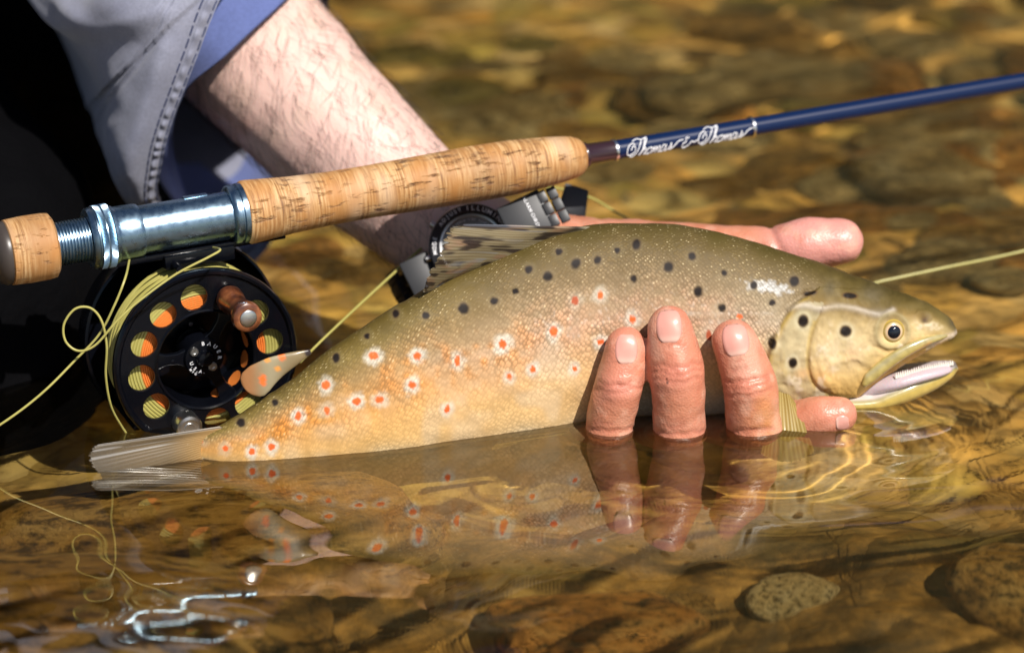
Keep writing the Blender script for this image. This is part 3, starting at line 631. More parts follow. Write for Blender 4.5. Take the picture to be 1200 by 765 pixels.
# head
hf = (py - YT) / np.maximum(YB - YT, 40)
hc = lerp3([(0, (.085, .066, .016)), (.16, (.14, .105, .027)), (.30, (.26, .185, .06)), (.42, (.47, .375, .17)), (.6, (.58, .465, .22)), (.8, (.62, .45, .16)), (1, (.66, .41, .10))], hf + .03 * nA)
hc = mixc(hc, (.44, .41, .24), sstep(3, 10, gin) * (pin < 0) * (py > 355) * .7); hc = mixc(hc, (.33, .24, .035), np.exp(-((gin - 2) / 3.2) ** 2) * (py > 350) * .8); hc = mixc(hc, (.45, .32, .06), np.exp(-((pin + 1) / 2.6) ** 2) * (py > 375) * .6)
hc = mixc(hc, (.66, .60, .40), np.exp(-(((px - 985) / 30) ** 2 + ((py - 412) / 22) ** 2)) * .55); hc = mixc(hc, (.62, .33, .13), .35 * np.exp(-(((px - 998) / 8) ** 2 + ((py - 415) / 8) ** 2)) + .35 * np.exp(-(((px - 962) / 10) ** 2 + ((py - 440) / 9) ** 2)) + .4 * np.exp(-(((px - 942) / 10) ** 2 + ((py - 437) / 6) ** 2)))
hc = mixc(hc, (.66, .63, .52), np.exp(-(rd / 3.6) ** 2) * (.65 + .3 * nB)); hc = mixc(hc, (.16, .15, .10), .5 * np.exp(-((px - 1030) / 14) ** 2 - ((py - 366) / 8) ** 2) + .45 * np.exp(-((px - 972) / 10) ** 2 - ((py - 340) / 12) ** 2) + .4 * np.exp(-((px - 1022) / 14) ** 2 - ((py - 345) / 10) ** 2))  # pale streak along the cheek ridge: its sun glint painted into the colour
hc = mixc(hc, (.2, .16, .05), sstep(1070, 1110, px) * .55 * (py < 392)); hc = mixc(hc, (.10, .085, .045), np.exp(-((px - 1117) / 7) ** 2 - ((py - 378) / 9) ** 2) * .8); hc = mixc(hc, (.62, .55, .42), np.exp(-((py - YB + 2) / 3.5) ** 2) * (px > 1085) * .7)
hc = mixc(hc, (.30, .27, .13), np.exp(-((ed - 19) / 3) ** 2) * .55); hc = mixc(hc, (.06, .035, .025), np.exp(-nd ** 2 * 1.2) * .9)
hc = mixc(hc, (.20, .16, .06), .5 * sstep(.1, .8, nA + .5 * nB) * sstep(.55, .2, hf)); hc = mixc(hc, (.70, .66, .5), .5 * sstep(.35, .9, noise2(px, py, 1 / 12, 61) + .4 * nC) * sstep(.35, .5, hf)); hc = mixc(hc, (.42, .33, .11), .5 * sstep(.2, .9, noise2(px, py, 1 / 17, 62) + .3 * nC) * sstep(.35, .5, hf)); hc = hc * ((.92 - .14 * sstep(.5, .15, hf)) * (1 + .16 * nB + .10 * nC))[..., None] * np.array((1.03, .955, .98)); col = col * (1 + .10 * nB + .06 * nD)[..., None]
col = col * (1 - headm[..., None]) + hc * headm[..., None]
RED = [(438, 417, 6, 5, 1), (489, 417, 5, 5, 1), (382, 451, 4.6, 5.5, .9), (418, 470, 5.5, 5, 1), (445, 468, 5, 4, .7), (350, 487, 4.2, 5.6, 1), (383, 481, 4, 4.4, .45), (295, 529, 4, 4.5, .9), (318, 524, 4, 4, .9), (264, 525, 3.5, 3.6, .3), (483, 451, 5, 4.5, 1), (536, 423, 3.6, 7, .9),
       (589, 403, 5.5, 5.5, 1), (649, 389, 5, 6.5, 1), (597, 441, 4, 3.6, .8), (624, 433, 4, 4.2, .9), (673, 432, 3, 3.4, .7), (704, 401, 4.5, 4, .9), (524, 479, 3.5, 5, .8), (741, 374, 4.5, 4.5, .9), (703, 346, 4, 5, .55), (674, 352, 4, 5.5, .3), (867, 371, 4, 3.4, .1), (831, 393, 4, 6, .2), (235, 517, 3.5, 3, .2)]
BLK = [(464, 368), (499, 370), (543, 361), (579, 353), (604, 341), (642, 324), (655, 295), (675, 309), (700, 305), (723, 293), (746, 286), (743, 327), (783, 313), (811, 301), (849, 320), (818, 342), (883, 334), (931, 329), (846, 360), (905, 355), (394, 420), (322, 472), (283, 495), (620, 316), (430, 394)]
smask = np.zeros_like(px)
jx, jy = px + 2.3 * nC + 1.2 * nB, py + 2.3 * noise2(px, py, 1 / 3.2, 6) + 1.2 * noise2(px, py, 1 / 9, 7)
for x, y, rx, ry, hl in RED:
    kx = 5.0 + 2.6 * ((x * 7 + y * 3) % 11) / 10; ky = 5.0 + 3.0 * ((x * 3 + y * 5) % 13) / 12; hl = hl * (.85 + .15 * ((x + y) % 7) / 6)
    e = np.hypot((px - x + .12 * (py - y)) / (rx + kx), (py - y) / (ry + ky)); col = mixc(col, (.64, .60, .50), sstep(1.2, .42, e + .22 * nC + .18 * nB) * .97 * hl)
for x, y, rx, ry, hl in RED:
    e = np.hypot((px - x + 1.3 * nC + .8 * nB) / rx, (py - y + 1.3 * noise2(px, py, 1 / 2.6, 6)) / ry); dull = (x, y) in ((674, 352), (831, 393)); col = mixc(col, (.40, .09, .04) if dull else (.78, .13, .03), sstep(1.15, .75, e)); smask = np.maximum(smask, .7 * sstep(1.25, .8, e))
for k, (x, y) in enumerate(BLK):
    r_ = (5.4, 4.3, 6.1, 4.8, 3.9)[k % 5] * (.85 if x < 480 else 1); h_ = np.hypot(px - x, py - y); col = mixc(col, (.36, .33, .22), sstep(12, 6, h_) * .08)
    e = np.hypot(px - x + .9 * nC + 1.0 * nB, (py - y + .9 * noise2(px, py, 1 / 2.6, 6) + 1.0 * noise2(px, py, 1 / 8, 7)) * (.85 + .05 * (k % 5))) / (r_ * 1.05); col = mixc(col, (.10, .065, .03), sstep(1.35, .85, e) * .8); col = mixc(col, (.010, .007, .007), sstep(1.1, .62, e) * .97); smask = np.maximum(smask, sstep(1.4, .9, e))
for x, y, rx, ry in ((996, 347, 9, 4), (941, 376, 6, 7.5), (991, 388, 7, 6.5), (905, 402, 5, 6.5), (929, 424, 5, 6), (949, 344, 8, 3.5)):
    h_ = np.hypot((px - x) / (rx + 6), (py - y) / (ry + 6)); col = mixc(col, (.55, .52, .36), sstep(1.1, .6, h_) * .35 * (y > 360))
    e = np.hypot((px - x + .6 * nC) / rx, (py - y + .6 * nB) / ry); col = mixc(col, (.10, .05, .015), sstep(1.3, .9, e) * .8); col = mixc(col, (.012, .008, .006), sstep(1.05, .7, e))
m_fish = material('trout_skin', rough=.5, Coat_Weight=.0, Coat_Roughness=.2, Specular_IOR_Level=.16); t = NT(m_fish)
uvn = t.n('UVMap', uv_map='uv'); vo = t.n('TexVoronoi', Scale=1, Randomness=.55); vm = t.mapping(uvn.outputs[0], (660, 660, 1), (0, 0, .785)); t.l(vm, vo.inputs['Vector'])
at_ = t.n('Attribute', attribute_name='col'); sepm = at_.outputs['Alpha']
ctr = t.ramp(vo.outputs['Distance'], [(.0, (1, 1, 1)), (.30, (.62, .62, .62)), (.6, (0, 0, 0))])
mk = t.n('Math', operation='MULTIPLY'); t.l(ctr, mk.inputs[0]); t.l(sepm, mk.inputs[1])
sepc = t.n('SeparateColor'); t.l(vo.outputs['Color'], sepc.inputs[0])
glint = t.ramp(sepc.outputs[0], [(.45, (0, 0, 0)), (.9, (1, 1, 1))]); core = t.ramp(vo.outputs['Distance'], [(.12, (1, 1, 1)), (.34, (0, 0, 0))])
gm = t.n('Math', operation='MULTIPLY'); t.l(glint, gm.inputs[0]); t.l(core, gm.inputs[1]); gm2 = t.n('Math', operation='MULTIPLY'); t.l(gm.outputs[0], gm2.inputs[0]); t.l(sepm, gm2.inputs[1])
edge = t.n('Math', operation='MULTIPLY'); t.l(t.ramp(vo.outputs['Distance'], [(.42, (0, 0, 0)), (.66, (.5, .5, .5))]), edge.inputs[0]); t.l(sepm, edge.inputs[1])
c = t.mix(edge.outputs[0], at_.outputs['Color'], (.07, .05, .02)); g2 = t.n('Math', operation='MULTIPLY'); g2.inputs[1].default_value = .46; t.l(gm2.outputs[0], g2.inputs[0])
c = t.mix(g2.outputs[0], c, (.86, .72, .42)); t.l(c, t.b.inputs['Base Color'])  # glints of wet scales also lightened into the base colour
rr = t.n('MapRange'); rr.inputs['To Min'].default_value = .58; rr.inputs['To Max'].default_value = .26; t.l(gm2.outputs[0], rr.inputs[0]); t.l(rr.outputs[0], t.b.inputs['Roughness'])
h = t.bump(mk.outputs[0], .5, .0005); t.bump(t.noise(420, 3), .10, .0006, h)
girth = np.cumsum(np.r_[0, np.full(NTF - 1, 1.0)])[None] / NTF * (PI * (thb + az) * 1.05)[:, None]; girth = np.where(sn >= 0, girth, (girth[:, -1:] - girth))
slen = np.broadcast_to(FP[:, :1, 0], girth.shape); UV = np.stack([slen + .0006 * noise2(px, py, 1 / 22, 71), girth + .0006 * noise2(px, py, 1 / 22, 72)], -1)
alpha = (1 - sstep(.35, .8, headm)) * (1 - smask) * np.clip(.72 + .45 * nA + .3 * nB, .25, 1) * (1 - .5 * sstep(.5, .72, fz)); colA = np.concatenate([col, alpha[..., None]], -1)
colA = to_near(colA)
vv = FP.reshape(-1, 3); ff = gridf(NXF, NTF, cu=True).tolist(); ff += [list(range(NTF)), list(range((NXF - 1) * NTF, NXF * NTF))[::-1]]
fish = obj('body', vv, FLIP(vv, ff), m_fish, trout, True, colA, UV)
B_fish = bvh(fish)

# ---- eye
m_iris = material('iris', rough=.25, Coat_Weight=1.0, Coat_Roughness=.03); t = NT(m_iris); t.l(t.attr(), t.b.inputs['Base Color'])
m_pupil = material('pupil', (.006, .008, .014), .05, Coat_Weight=1.0, Coat_Roughness=.02)
EH, EN = hit(B_fish, 1046, 388); EN = (EN if EN.y < 0 else -EN); EN = (EN + Vector((0.05, -.8, .1))).normalized()
def eye(center, nrm, r):
    nrm = np.array(nrm); u = np.cross((0, 0, 1), nrm); u /= np.linalg.norm(u); b = np.cross(nrm, u)
    q = np.linspace(0, 1, 16); prof = [(r * s_, .62 * r * math.sqrt(max(0, 1 - s_ ** 2 * .97)) - .25 * r) for s_ in q]; prof[0] = (1e-5, prof[0][1])
    mb = MB().lathe(prof, center, nrm, u, 40); o = mb.build('eye', m_iris, trout)
    d = vco(o.data) - np.array(center); rr_ = np.linalg.norm(d - np.outer(d @ nrm, nrm), axis=1) / r
    c = lerp3([(0, (.02, .02, .03)), (.48, (.02, .02, .03)), (.53, (.70, .42, .22)), (.60, (.62, .46, .30)), (.72, (.50, .36, .14)), (.82, (.22, .15, .03)), (.92, (.52, .36, .06)), (1, (.25, .2, .05))], rr_)
    setcol(o.data, c)
    pp = [(max(1e-5, r * .53 * s_), .62 * r * math.sqrt(max(0, 1 - (s_ * .53) ** 2 * .97)) - .25 * r + .00012 + .0006 * (1 - s_ ** 2)) for s_ in np.linspace(0, 1, 9)]
    MB().lathe(pp, center, nrm, u, 32).build('pupil', m_pupil, o)
if EN.y > 0: EN = -EN
eye(EH + EN * .0009, EN, .0056)
EF = EH.copy(); EF.y = 2 * float(yf(1046)) - EH.y; eye(EF, Vector((EN.x, -EN.y, EN.z)), .0056)

# ---- jaws, tongue, teeth
def vcol_mat(name, rough=.4, **kw):
    m = material(name, rough=rough, **kw); t = NT(m); t.l(t.attr(), t.b.inputs['Base Color']); t.bump(t.noise(500, 3), .15, .0006); return m
hm_ = 0
m_jaw = vcol_mat('jaw_skin', .33, Coat_Weight=.5, Coat_Roughness=.12)
jx_ = np.linspace(952, 1122.5, 130); jt = pchip([952, 1000, 1020, 1040, 1065, 1090, 1110, 1119, 1122.5], [446, 450, 449, 442, 434, 429, 425.5, 425, 431], jx_); jb = pchip([952, 1000, 1030, 1060, 1085, 1105, 1117, 1122.5], [472, 474, 472, 466, 458, 448, 439, 433], jx_)
jw = pchip([952, 1000, 1050, 1085, 1105, 1117, 1122.5], [.0185, .0185, .0160, .0115, .0080, .0050, .0008], jx_); jT, jB = at(jx_, jt, yf(jx_)), at(jx_, jb, yf(jx_))
a_ = np.linspace(0, 2 * PI, 64, endpoint=False)[None]; czj, azj = (jT[:, 2] + jB[:, 2]) / 2, (jT[:, 2] - jB[:, 2]) / 2
JP = np.stack([jT[:, :1] + 0 * a_, yf(jx_)[:, None] - jw[:, None] * np.sign(np.sin(a_)) * np.abs(np.sin(a_)) ** .8 * (1 + .18 * np.cos(a_)), czj[:, None] + azj[:, None] * np.sign(np.cos(a_)) * np.abs(np.cos(a_)) ** .75], -1)
qx, qy = project(JP); jf = (1 - np.cos(a_)) / 2 + 0 * qx
jc = lerp3([(0, (.56, .46, .46)), (.14, (.66, .58, .56)), (.20, (.34, .30, .18)), (.32, (.40, .32, .11)), (.45, (.58, .42, .10)), (.65, (.62, .46, .15)), (.82, (.62, .56, .36)), (1, (.6, .58, .5))], jf)
jc = mixc(jc, (.07, .07, .05), np.exp(-((qx - 1119) / 7) ** 2 - ((qy - 428) / 5) ** 2) * .8); jc = mixc(jc, (.66, .62, .52), np.exp(-(((qx - 1035) / 30) ** 2 + ((qy - 455 + (qx - 1035) * .2) / 6) ** 2)) * .7); jc = jc * (1 + .12 * noise2(qx, qy, .2, 2))[..., None]
obj('lower_jaw', JP.reshape(-1, 3), [q[::-1] for q in gridf(130, 64, cu=True).tolist() + [list(range(64)), list(range(129 * 64, 130 * 64))[::-1]]], m_jaw, trout, True, jc)
def maxilla(side):
    cx = np.linspace(0, 1, 40); pts = catmull([(1110, 393), (1090, 398), (1064, 410), (1040, 425), (1022, 440), (1011, 452)], 40); wd = np.interp(cx, [0, .08, .3, .6, .85, 1], [1.5, 4, 6.5, 8.5, 8, 2.5]) / 2700
    ysurf = np.array([(lambda h: h[0].y if h[0] is not None else float(yf(x)) - .006)(hit(B_fish, x, y - 9)) for x, y in pts]); ysurf = np.convolve(np.r_[[ysurf[0]] * 4, ysurf, [ysurf[-1]] * 4], np.ones(9) / 9, 'valid') - .0004
    P_ = at(pts[:, 0], pts[:, 1], ysurf); tg = np.gradient(P_, axis=0); tg /= np.linalg.norm(tg, axis=1)[:, None]; yv = np.array((0.25, -1, 0)); R = []
    for k in range(40):
        b = np.cross(tg[k], yv); b /= np.linalg.norm(b); a2 = np.arange(20) * 2 * PI / 20
        R.append(P_[k] + wd[k] * np.cos(a2)[:, None] * b + .0017 * min(1, wd[k] / .0016) * np.sin(a2)[:, None] * yv)
    R = np.array(R); qx, qy = project(R)
    if side: R[..., 1] = 2 * yf(qx) - R[..., 1]
    c = np.ones(R.shape) * np.array((.42, .33, .10)); d, _ = poly_dist(qx, qy, [(1110, 391), (1064, 405), (1016, 440)]); c = mixc(c, (.30, .27, .16), np.exp(-(d / 3) ** 2) * .7)
    d, _ = poly_dist(qx, qy, [(1090, 403), (1050, 430), (1020, 453)]); c = mixc(c, (.52, .22, .09), np.exp(-(d / 3) ** 2) * .6); c = c * (1 + .2 * noise2(qx, qy, .25, 4))[..., None]
    obj('upper_jaw_plate', R.reshape(-1, 3), [q[::-1] for q in gridf(40, 20, cu=True).tolist()] + [list(range(20)), list(range(39 * 20, 40 * 20))[::-1]], m_jaw, trout, True, c)
maxilla(0); maxilla(1)
m_tongue = material('tongue', (.52, .42, .45), .28, Coat_Weight=.6, Coat_Roughness=.08, Subsurface_Weight=.2, Subsurface_Scale=.003); NT(m_tongue).bump(NT(m_tongue).noise(700, 3), .3, .0006)
tg_ = catmull([at(1012, 456, .002), at(1045, 448, -.002), at(1075, 440, -.001), at(1103, 433.5, .003), at(1114, 431, .006)], 30)
tm = MB(); tr = np.interp(np.linspace(0, 1, 30), [0, .3, .7, .9, 1], [.0062, .0060, .0046, .0030, .0010]); tm.tube(tg_, tr, 16); tv = tm.v[0]; tv[:, 2] = (tv[:, 2] - np.repeat(tg_[:, 2], 16)) * .55 + np.repeat(tg_[:, 2], 16); tm.build('tongue', m_tongue, trout)
m_tooth = material('tooth', (.72, .68, .6), .25)
teeth = MB(); rt = random.Random(5)
for k in range(26):
    f_ = k / 25; x = 1050 + 66 * f_; y = float(pchip([1050, 1090, 1116], [442, 431.5, 426.5], x)); b0 = np.array(at(x, y, float(yf(x)) - float(pchip([1050, 1085, 1105, 1117], [.0150, .0105, .0072, .0040], x))))
    teeth.tube([b0 - (0, 0, .0005), b0 + (0, .0002, .0006), b0 + (0, .0005, .0006 + rt.uniform(.0009, .0017))], [.0006, .0005, .00008], 6)
teeth.build('tooth_row', m_tooth, trout)['kind'] = 'stuff'

# ---- fins: membranes with rays
def fin_mat(name, transl=.35, rough=.35):
    m = material(name, rough=rough, Coat_Weight=.2, Coat_Roughness=.15); t = NT(m); a = t.n('Attribute', attribute_name='col'); t.l(a.outputs['Color'], t.b.inputs['Base Color'])
    tr_ = t.n('BsdfTranslucent'); t.l(a.outputs['Color'], tr_.inputs[0]); tp = t.n('BsdfTransparent'); m1 = t.n('MixShader'); m1.inputs[0].default_value = transl; m2 = t.n('MixShader')
    t.l(t.b.outputs[0], m1.inputs[1]); t.l(tr_.outputs[0], m1.inputs[2]); t.l(a.outputs['Alpha'], m2.inputs[0]); t.l(tp.outputs[0], m2.inputs[1]); t.l(m1.outputs[0], m2.inputs[2]); t.l(m2.outputs[0], t.t.nodes['Material Output'].inputs[0]); return m
m_fin = fin_mat('fin_membrane', .35, .5); m_tail = fin_mat('tail_membrane', .3, .35)
def fin(name, base, tips, nray, colf, mat, yofs=0.0, curve=0.0, thick=.0007, sub=6, nl=46, fray=.0, seed=0, ridge=.00022):
    nr = nray * sub + 1; Bp, Tp = catmull(base, nr), catmull(tips, nr); s_ = np.linspace(0, 1, nl)[None, :, None]; r_ = np.linspace(0, 1, nr)
    fr_ = 1 + fray * (noise2(np.arange(nr) * 1.0, np.zeros(nr), .45, seed) + .5 * noise2(np.arange(nr) * 1.0, np.zeros(nr), 1.3, seed + 1)); Tp = Bp + (Tp - Bp) * fr_[:, None]
    P_ = Bp[:, None] * (1 - s_) + Tp[:, None] * s_; P_[..., 2] += curve * (s_ * (1 - s_))[..., 0] * 4
    wave = np.cos(r_ * nray * 2 * PI)[:, None]; taper = (1 - .75 * s_[..., 0] ** 1.5) * sstep(0, .05, 1 - s_[..., 0])
    n_ = np.cross(Bp[-1] - Bp[0], (Tp - Bp).mean(0)); n_ /= np.linalg.norm(n_)
    if n_[1] > 0: n_ = -n_
    bend = .0012 * noise2(np.broadcast_to(r_[:, None] * 4, P_.shape[:2]), np.broadcast_to(s_[..., 0] * 2, P_.shape[:2]), 1, seed + 4)
    hgt = (thick / 2 * (.6 + 1.6 * taper) + ridge * (.5 + .5 * wave) * taper); F = P_ + n_ * (hgt + bend)[..., None]; K = P_ + n_ * (bend - hgt)[..., None]
    c = colf(np.broadcast_to(r_[:, None], P_.shape[:2]), np.broadcast_to(s_[..., 0], P_.shape[:2]), np.broadcast_to(wave, P_.shape[:2])); A = np.stack([F, K]); nn = nr * nl
    f1 = gridf(nr, nl).tolist(); f2 = [[k + nn for k in q[::-1]] for q in f1]; rim = [i * nl for i in range(nr)] + [(nr - 1) * nl + j for j in range(1, nl)] + [i * nl + nl - 1 for i in range(nr - 2, -1, -1)] + list(range(nl - 2, 0, -1))
    f3 = [[rim[k], rim[(k + 1) % len(rim)], rim[(k + 1) % len(rim)] + nn, rim[k] + nn][::-1] for k in range(len(rim))]
    return obj(name, A.reshape(-1, 3), f1 + f2 + f3, mat, trout, True, np.stack([c, c]))
def c_dorsal(r, s, wv):
    c = np.ones(r.shape + (3,)) * np.array((.30, .24, .13)); c = mixc(c, (.48, .43, .30), sstep(.2, 1, wv) * .5); c = mixc(c, (.40, .20, .12), .5 * sstep(.2, .7, noise2(r * 14, s * 5, 1, 21)))
    sp_ = noise2(r * 17, s * 5.5, 1, 31) + .5 * noise2(r * 44, s * 8, 1, 33); c = mixc(c, (.03, .018, .018), sstep(.0, .45, sp_) * .92); c = mixc(c, (.34, .40, .50), .35 * sstep(.3, .8, noise2(r * 24, s * 3, 1, 41)) * (s > .3)); c = mixc(c, (.03, .025, .02), np.exp(-((s - .12) / .06) ** 2) * np.exp(-(r / .16) ** 2) * .9)
    return np.concatenate([c, (.98 - .35 * sstep(.4, 1, s) * sstep(.6, -.6, wv))[..., None]], -1)
DB = [(694, 267), (660, 277), (620, 291), (580, 306), (540, 322), (503, 339)]
fin('dorsal_fin', [at(x, y + 1.5, float(yf(x)) - .001) for x, y in DB], [at(540, 262, -.040), at(531, 270, -.044), at(521, 287, -.048), at(510, 307, -.050), at(502, 324, -.048), at(495, 340, -.044)], 26, c_dorsal, m_fin, fray=.05, seed=2, ridge=.00007, sub=4, nl=70)
def c_tail(r, s, wv):
    c = np.ones(r.shape + (3,)) * np.array((.21, .15, .08)); c = mixc(c, (.54, .33, .12), sstep(.42, 0, s) * .95); c = mixc(c, (.22, .19, .14), .4 * sstep(.2, 1, wv) * sstep(.1, .5, s)); c = mixc(c, (.12, .11, .09), .5 * sstep(.6, 1, s)); c = mixc(c, (.60, .57, .52), np.exp(-(r / .025) ** 2) * .7); c = mixc(c, (.55, .53, .5), .75 * sstep(.5, .66, noise2(r * 22, s * 2.2, 1, 51)) * sstep(.25, .5, s))  # white upper edge and pale streaks are highlights painted into the membrane colour
    return np.concatenate([c, (.95 - .42 * sstep(.25, 1, s))[..., None]], -1)
fin('tail_fin', [at(262, 499, -.0665), at(250, 509, -.0675), at(246, 522, -.068), at(248, 535, -.0675), at(258, 547, -.0665)], [at(112, 521, -.080), at(105, 536, -.083), at(118, 562, -.084), at(128, 592, -.083), at(140, 622, -.080)], 24, c_tail, m_tail, fray=.025, seed=6, nl=60, ridge=.00010)
def c_pect(r, s, wv):
    c = np.ones(r.shape + (3,)) * np.array((.42, .29, .07)); c = mixc(c, (.56, .46, .18), sstep(.1, 1, wv) * .7); c = mixc(c, (.28, .19, .04), sstep(.2, 1, -wv) * .5); return np.concatenate([c, (.97 - .2 * sstep(.5, 1, s))[..., None]], -1)
fin('pectoral_fin', [at(905, 458, -.0228), at(912, 458, -.0242), at(921, 462, -.0242), at(929, 468, -.0230)], [at(890, 556, -.046), at(908, 570, -.050), at(934, 568, -.051), at(954, 548, -.048)], 12, c_pect, m_fin, curve=.004, fray=.02, seed=8)
fin('pelvic_fin', [at(668, 506, -.035), at(658, 513, -.036), at(646, 520, -.035)], [at(590, 518, -.046), at(580, 528, -.050), at(575, 540, -.050)], 8, c_pect, m_fin, fray=.02, seed=9)
fin('anal_fin', [at(465, 548, -.044), at(432, 553, -.047), at(400, 556, -.050)], [at(400, 590, -.046), at(380, 588, -.050), at(370, 572, -.054)], 9, c_pect, m_fin, fray=.03, seed=10)
ax_ = catmull([(364, 412), (345, 420), (322, 431), (306, 442), (296, 451), (289, 458)], 40); hw = np.interp(np.linspace(0, 1, 40), [0, .15, .4, .62, .78, .88, .95, .985, 1], [3, 7, 14.5, 19, 19, 16, 11, 6.5, 1.5]) / 2700; AP = at(ax_[:, 0], ax_[:, 1], yf(ax_[:, 0]) - .002); tgv = np.gradient(AP, axis=0); R = []
for k in range(40):
    a2 = np.arange(28) * 2 * PI / 28; tg = tgv[k] / np.linalg.norm(tgv[k]); b = np.cross((0, 1, 0), tg); b /= np.linalg.norm(b); R.append(AP[k] + hw[k] * np.cos(a2)[:, None] * b + min(.0014, hw[k] * .5) * np.sin(a2)[:, None] * np.array((0, 1, 0)))
R = np.array(R); qx, qy = project(R); c = np.ones(R.shape) * np.array((.27, .20, .10)); c = c * .75; c = mixc(c, (.32, .12, .035), sstep(312, 292, qx) * .7); c = mixc(c, (.34, .30, .19), .6 * np.exp(-((qx - 318) / 14) ** 2))
for x, y, rx, ry in ((308, 445, 4, 7), (330, 418, 4.5, 4.5), (313, 421, 4, 3.5), (326, 432, 3.4, 3.6)): c = mixc(c, (.74, .14, .02) if ry > 4 else (.6, .25, .05), sstep(1.2, .8, np.hypot((qx - x) / rx, (qy - y) / ry)))
c = mixc(c, (.03, .02, .02), sstep(1.2, .6, np.hypot((qx - 361) / 5, (qy - 413) / 5)))
m_adip = vcol_mat('adipose_skin', .4, Coat_Weight=.15, Coat_Roughness=.15, Specular_IOR_Level=.3)
obj('adipose_fin', R.reshape(-1, 3), gridf(40, 28, cu=True).tolist() + [list(range(28))[::-1], list(range(39 * 28, 40 * 28))], m_adip, trout, True, c)
# ================================================================== THE FLY ROD
def rodY(px): return (px - 245) / 2650 * math.tan(math.radians(22))
RA, RB_ = np.array(at(30, 292.5, rodY(30))), np.array(at(1190, 97, rodY(1190)))
RD = (RB_ - RA); RL = np.linalg.norm(RD); RD /= RL
def rod_s(px):                                 # distance along the rod for a photo column
    lo, hi = -.5, 1.5
    for _ in range(50):
        m = (lo + hi) / 2
        if project(RA + RD * m)[0] < px: lo = m
        else: hi = m
    return lo
RU = np.cross(RD, (0, 0, 1)); RU /= np.linalg.norm(RU)           # towards the camera
RW = np.cross(RU, RD)                                            # up
rod = empty('fly_rod'); tag(rod, 'dark blue fly rod with cork grip and steel reel seat, resting across the forearm', 'fishing rod')
def rlathe(name, prof, mat, parent=rod, seg=72):                 # prof: (photo column, radius)
    return MB().lathe([(r, rod_s(x)) for x, r in prof], RA, RD, RU, seg).build(name, mat, parent)
def cork_mat():
    m = material('cork', rough=.62); t = NT(m); rot = Matrix((RD, RU, RW))     # rod axis becomes x
    co_ = t.coord('Object'); dx = t.n('VectorMath', operation='DOT_PRODUCT'); dx.inputs[1].default_value = tuple(RD); t.l(co_, dx.inputs[0])
    dy = t.n('VectorMath', operation='DOT_PRODUCT'); dy.inputs[1].default_value = tuple(RU); t.l(co_, dy.inputs[0]); dz = t.n('VectorMath', operation='DOT_PRODUCT'); dz.inputs[1].default_value = tuple(RW); t.l(co_, dz.inputs[0])
    cb = t.n('CombineXYZ'); [t.l(a.outputs['Value'], cb.inputs[k]) for k, a in enumerate((dx, dy, dz))]; v = cb.outputs[0]
    fine = t.noise(1, 5, vec=t.mapping(v, (900, 55, 55)), rough=.7); mid = t.noise(1, 3, vec=t.mapping(v, (75, 22, 22))); blot = t.noise(1, 4, vec=t.mapping(v, (150, 120, 120)))
    c = t.ramp(fine, [(.34, (.17, .070, .020)), (.47, (.40, .205, .070)), (.62, (.62, .40, .19))]); c = t.mix(t.ramp(mid, [(.42, (0, 0, 0)), (.66, (1, 1, 1))]), c, (.43, .19, .05)); c = t.mix(t.ramp(t.noise(1, 2, vec=t.mapping(v, (40, 15, 15))), [(.5, (0, 0, 0)), (.7, (.7, .7, .7))]), c, (.70, .53, .36))
    c = t.mix(t.ramp(t.noise(35, 5), [(.5, (0, 0, 0)), (.75, (.5, .5, .5))]), c, (.26, .15, .07))
    pit = t.ramp(t.noise(1, 4, vec=t.mapping(v, (120, 480, 480)), rough=.65), [(.545, (0, 0, 0)), (.70, (1, 1, 1))]); gate = t.ramp(t.noise(1, 2, vec=t.mapping(v, (90, 110, 110))), [(.44, (0, 0, 0)), (.56, (1, 1, 1))]); pm = t.n('Math', operation='MULTIPLY'); t.l(pit, pm.inputs[0]); t.l(gate, pm.inputs[1])
    c = t.mix(pm.outputs[0], c, (.10, .035, .012)); t.l(c, t.b.inputs['Base Color']); h = t.n('Math', operation='SUBTRACT'); h.inputs[0].default_value = 1; t.l(pm.outputs[0], h.inputs[1]); n1 = t.bump(h.outputs[0], .7, .0012); t.bump(fine, .25, .0005, n1); return m
m_cork = cork_mat()
m_steel = material('blued_steel', (.27, .39, .50), .28, 1.0); t = NT(m_steel); rs_ = t.ramp(t.noise(300, 4), [(.3, (.22, .22, .22)), (.7, (.36, .36, .36))]); t.l(rs_, t.b.inputs['Roughness']); t.bump(t.noise(900, 3), .06, .0004)
m_black = material('black_anodised', (.0025, .003, .005), .15, 0, Specular_IOR_Level=.38, Coat_Weight=.0, Coat_Roughness=.08); t = NT(m_black); t.bump(t.noise(800, 3), .05, .0004)
m_dark = material('dark_end_cap', (.05, .04, .035), .35)
m_blue = material('rod_blank_blue', (.002, .012, .055), .3, 0, Specular_IOR_Level=.3, Coat_Weight=.4, Coat_Roughness=.08); m_wrap = material('rod_wrap_maroon', (.028, .010, .014), .3, 0, Coat_Weight=1.0, Coat_Roughness=.05); m_silver = material('silver', (.82, .82, .84), .22, 1.0)
rlathe('butt_cork', [(6, .0010), (6.2, .0125), (9, .0143), (30, .0147), (52, .0146), (60, .0142), (63, .0125), (63.1, .004)], m_cork)
rlathe('butt_cap', [(-9, .001), (-9, .009), (-4, .0128), (3, .0141), (7.5, .0139), (7.6, .005)], m_dark)
th_ = [(62, .0085)]; n_th = 12
for k in range(n_th):
    x = 63 + k * 3.7; th_ += [(x, .0088), (x + 1.2, .0097), (x + 2.2, .0097), (x + 3.4, .0088)]
th_ += [(108, .0088), (118, .0088)]
rlathe('thread', th_, m_steel)
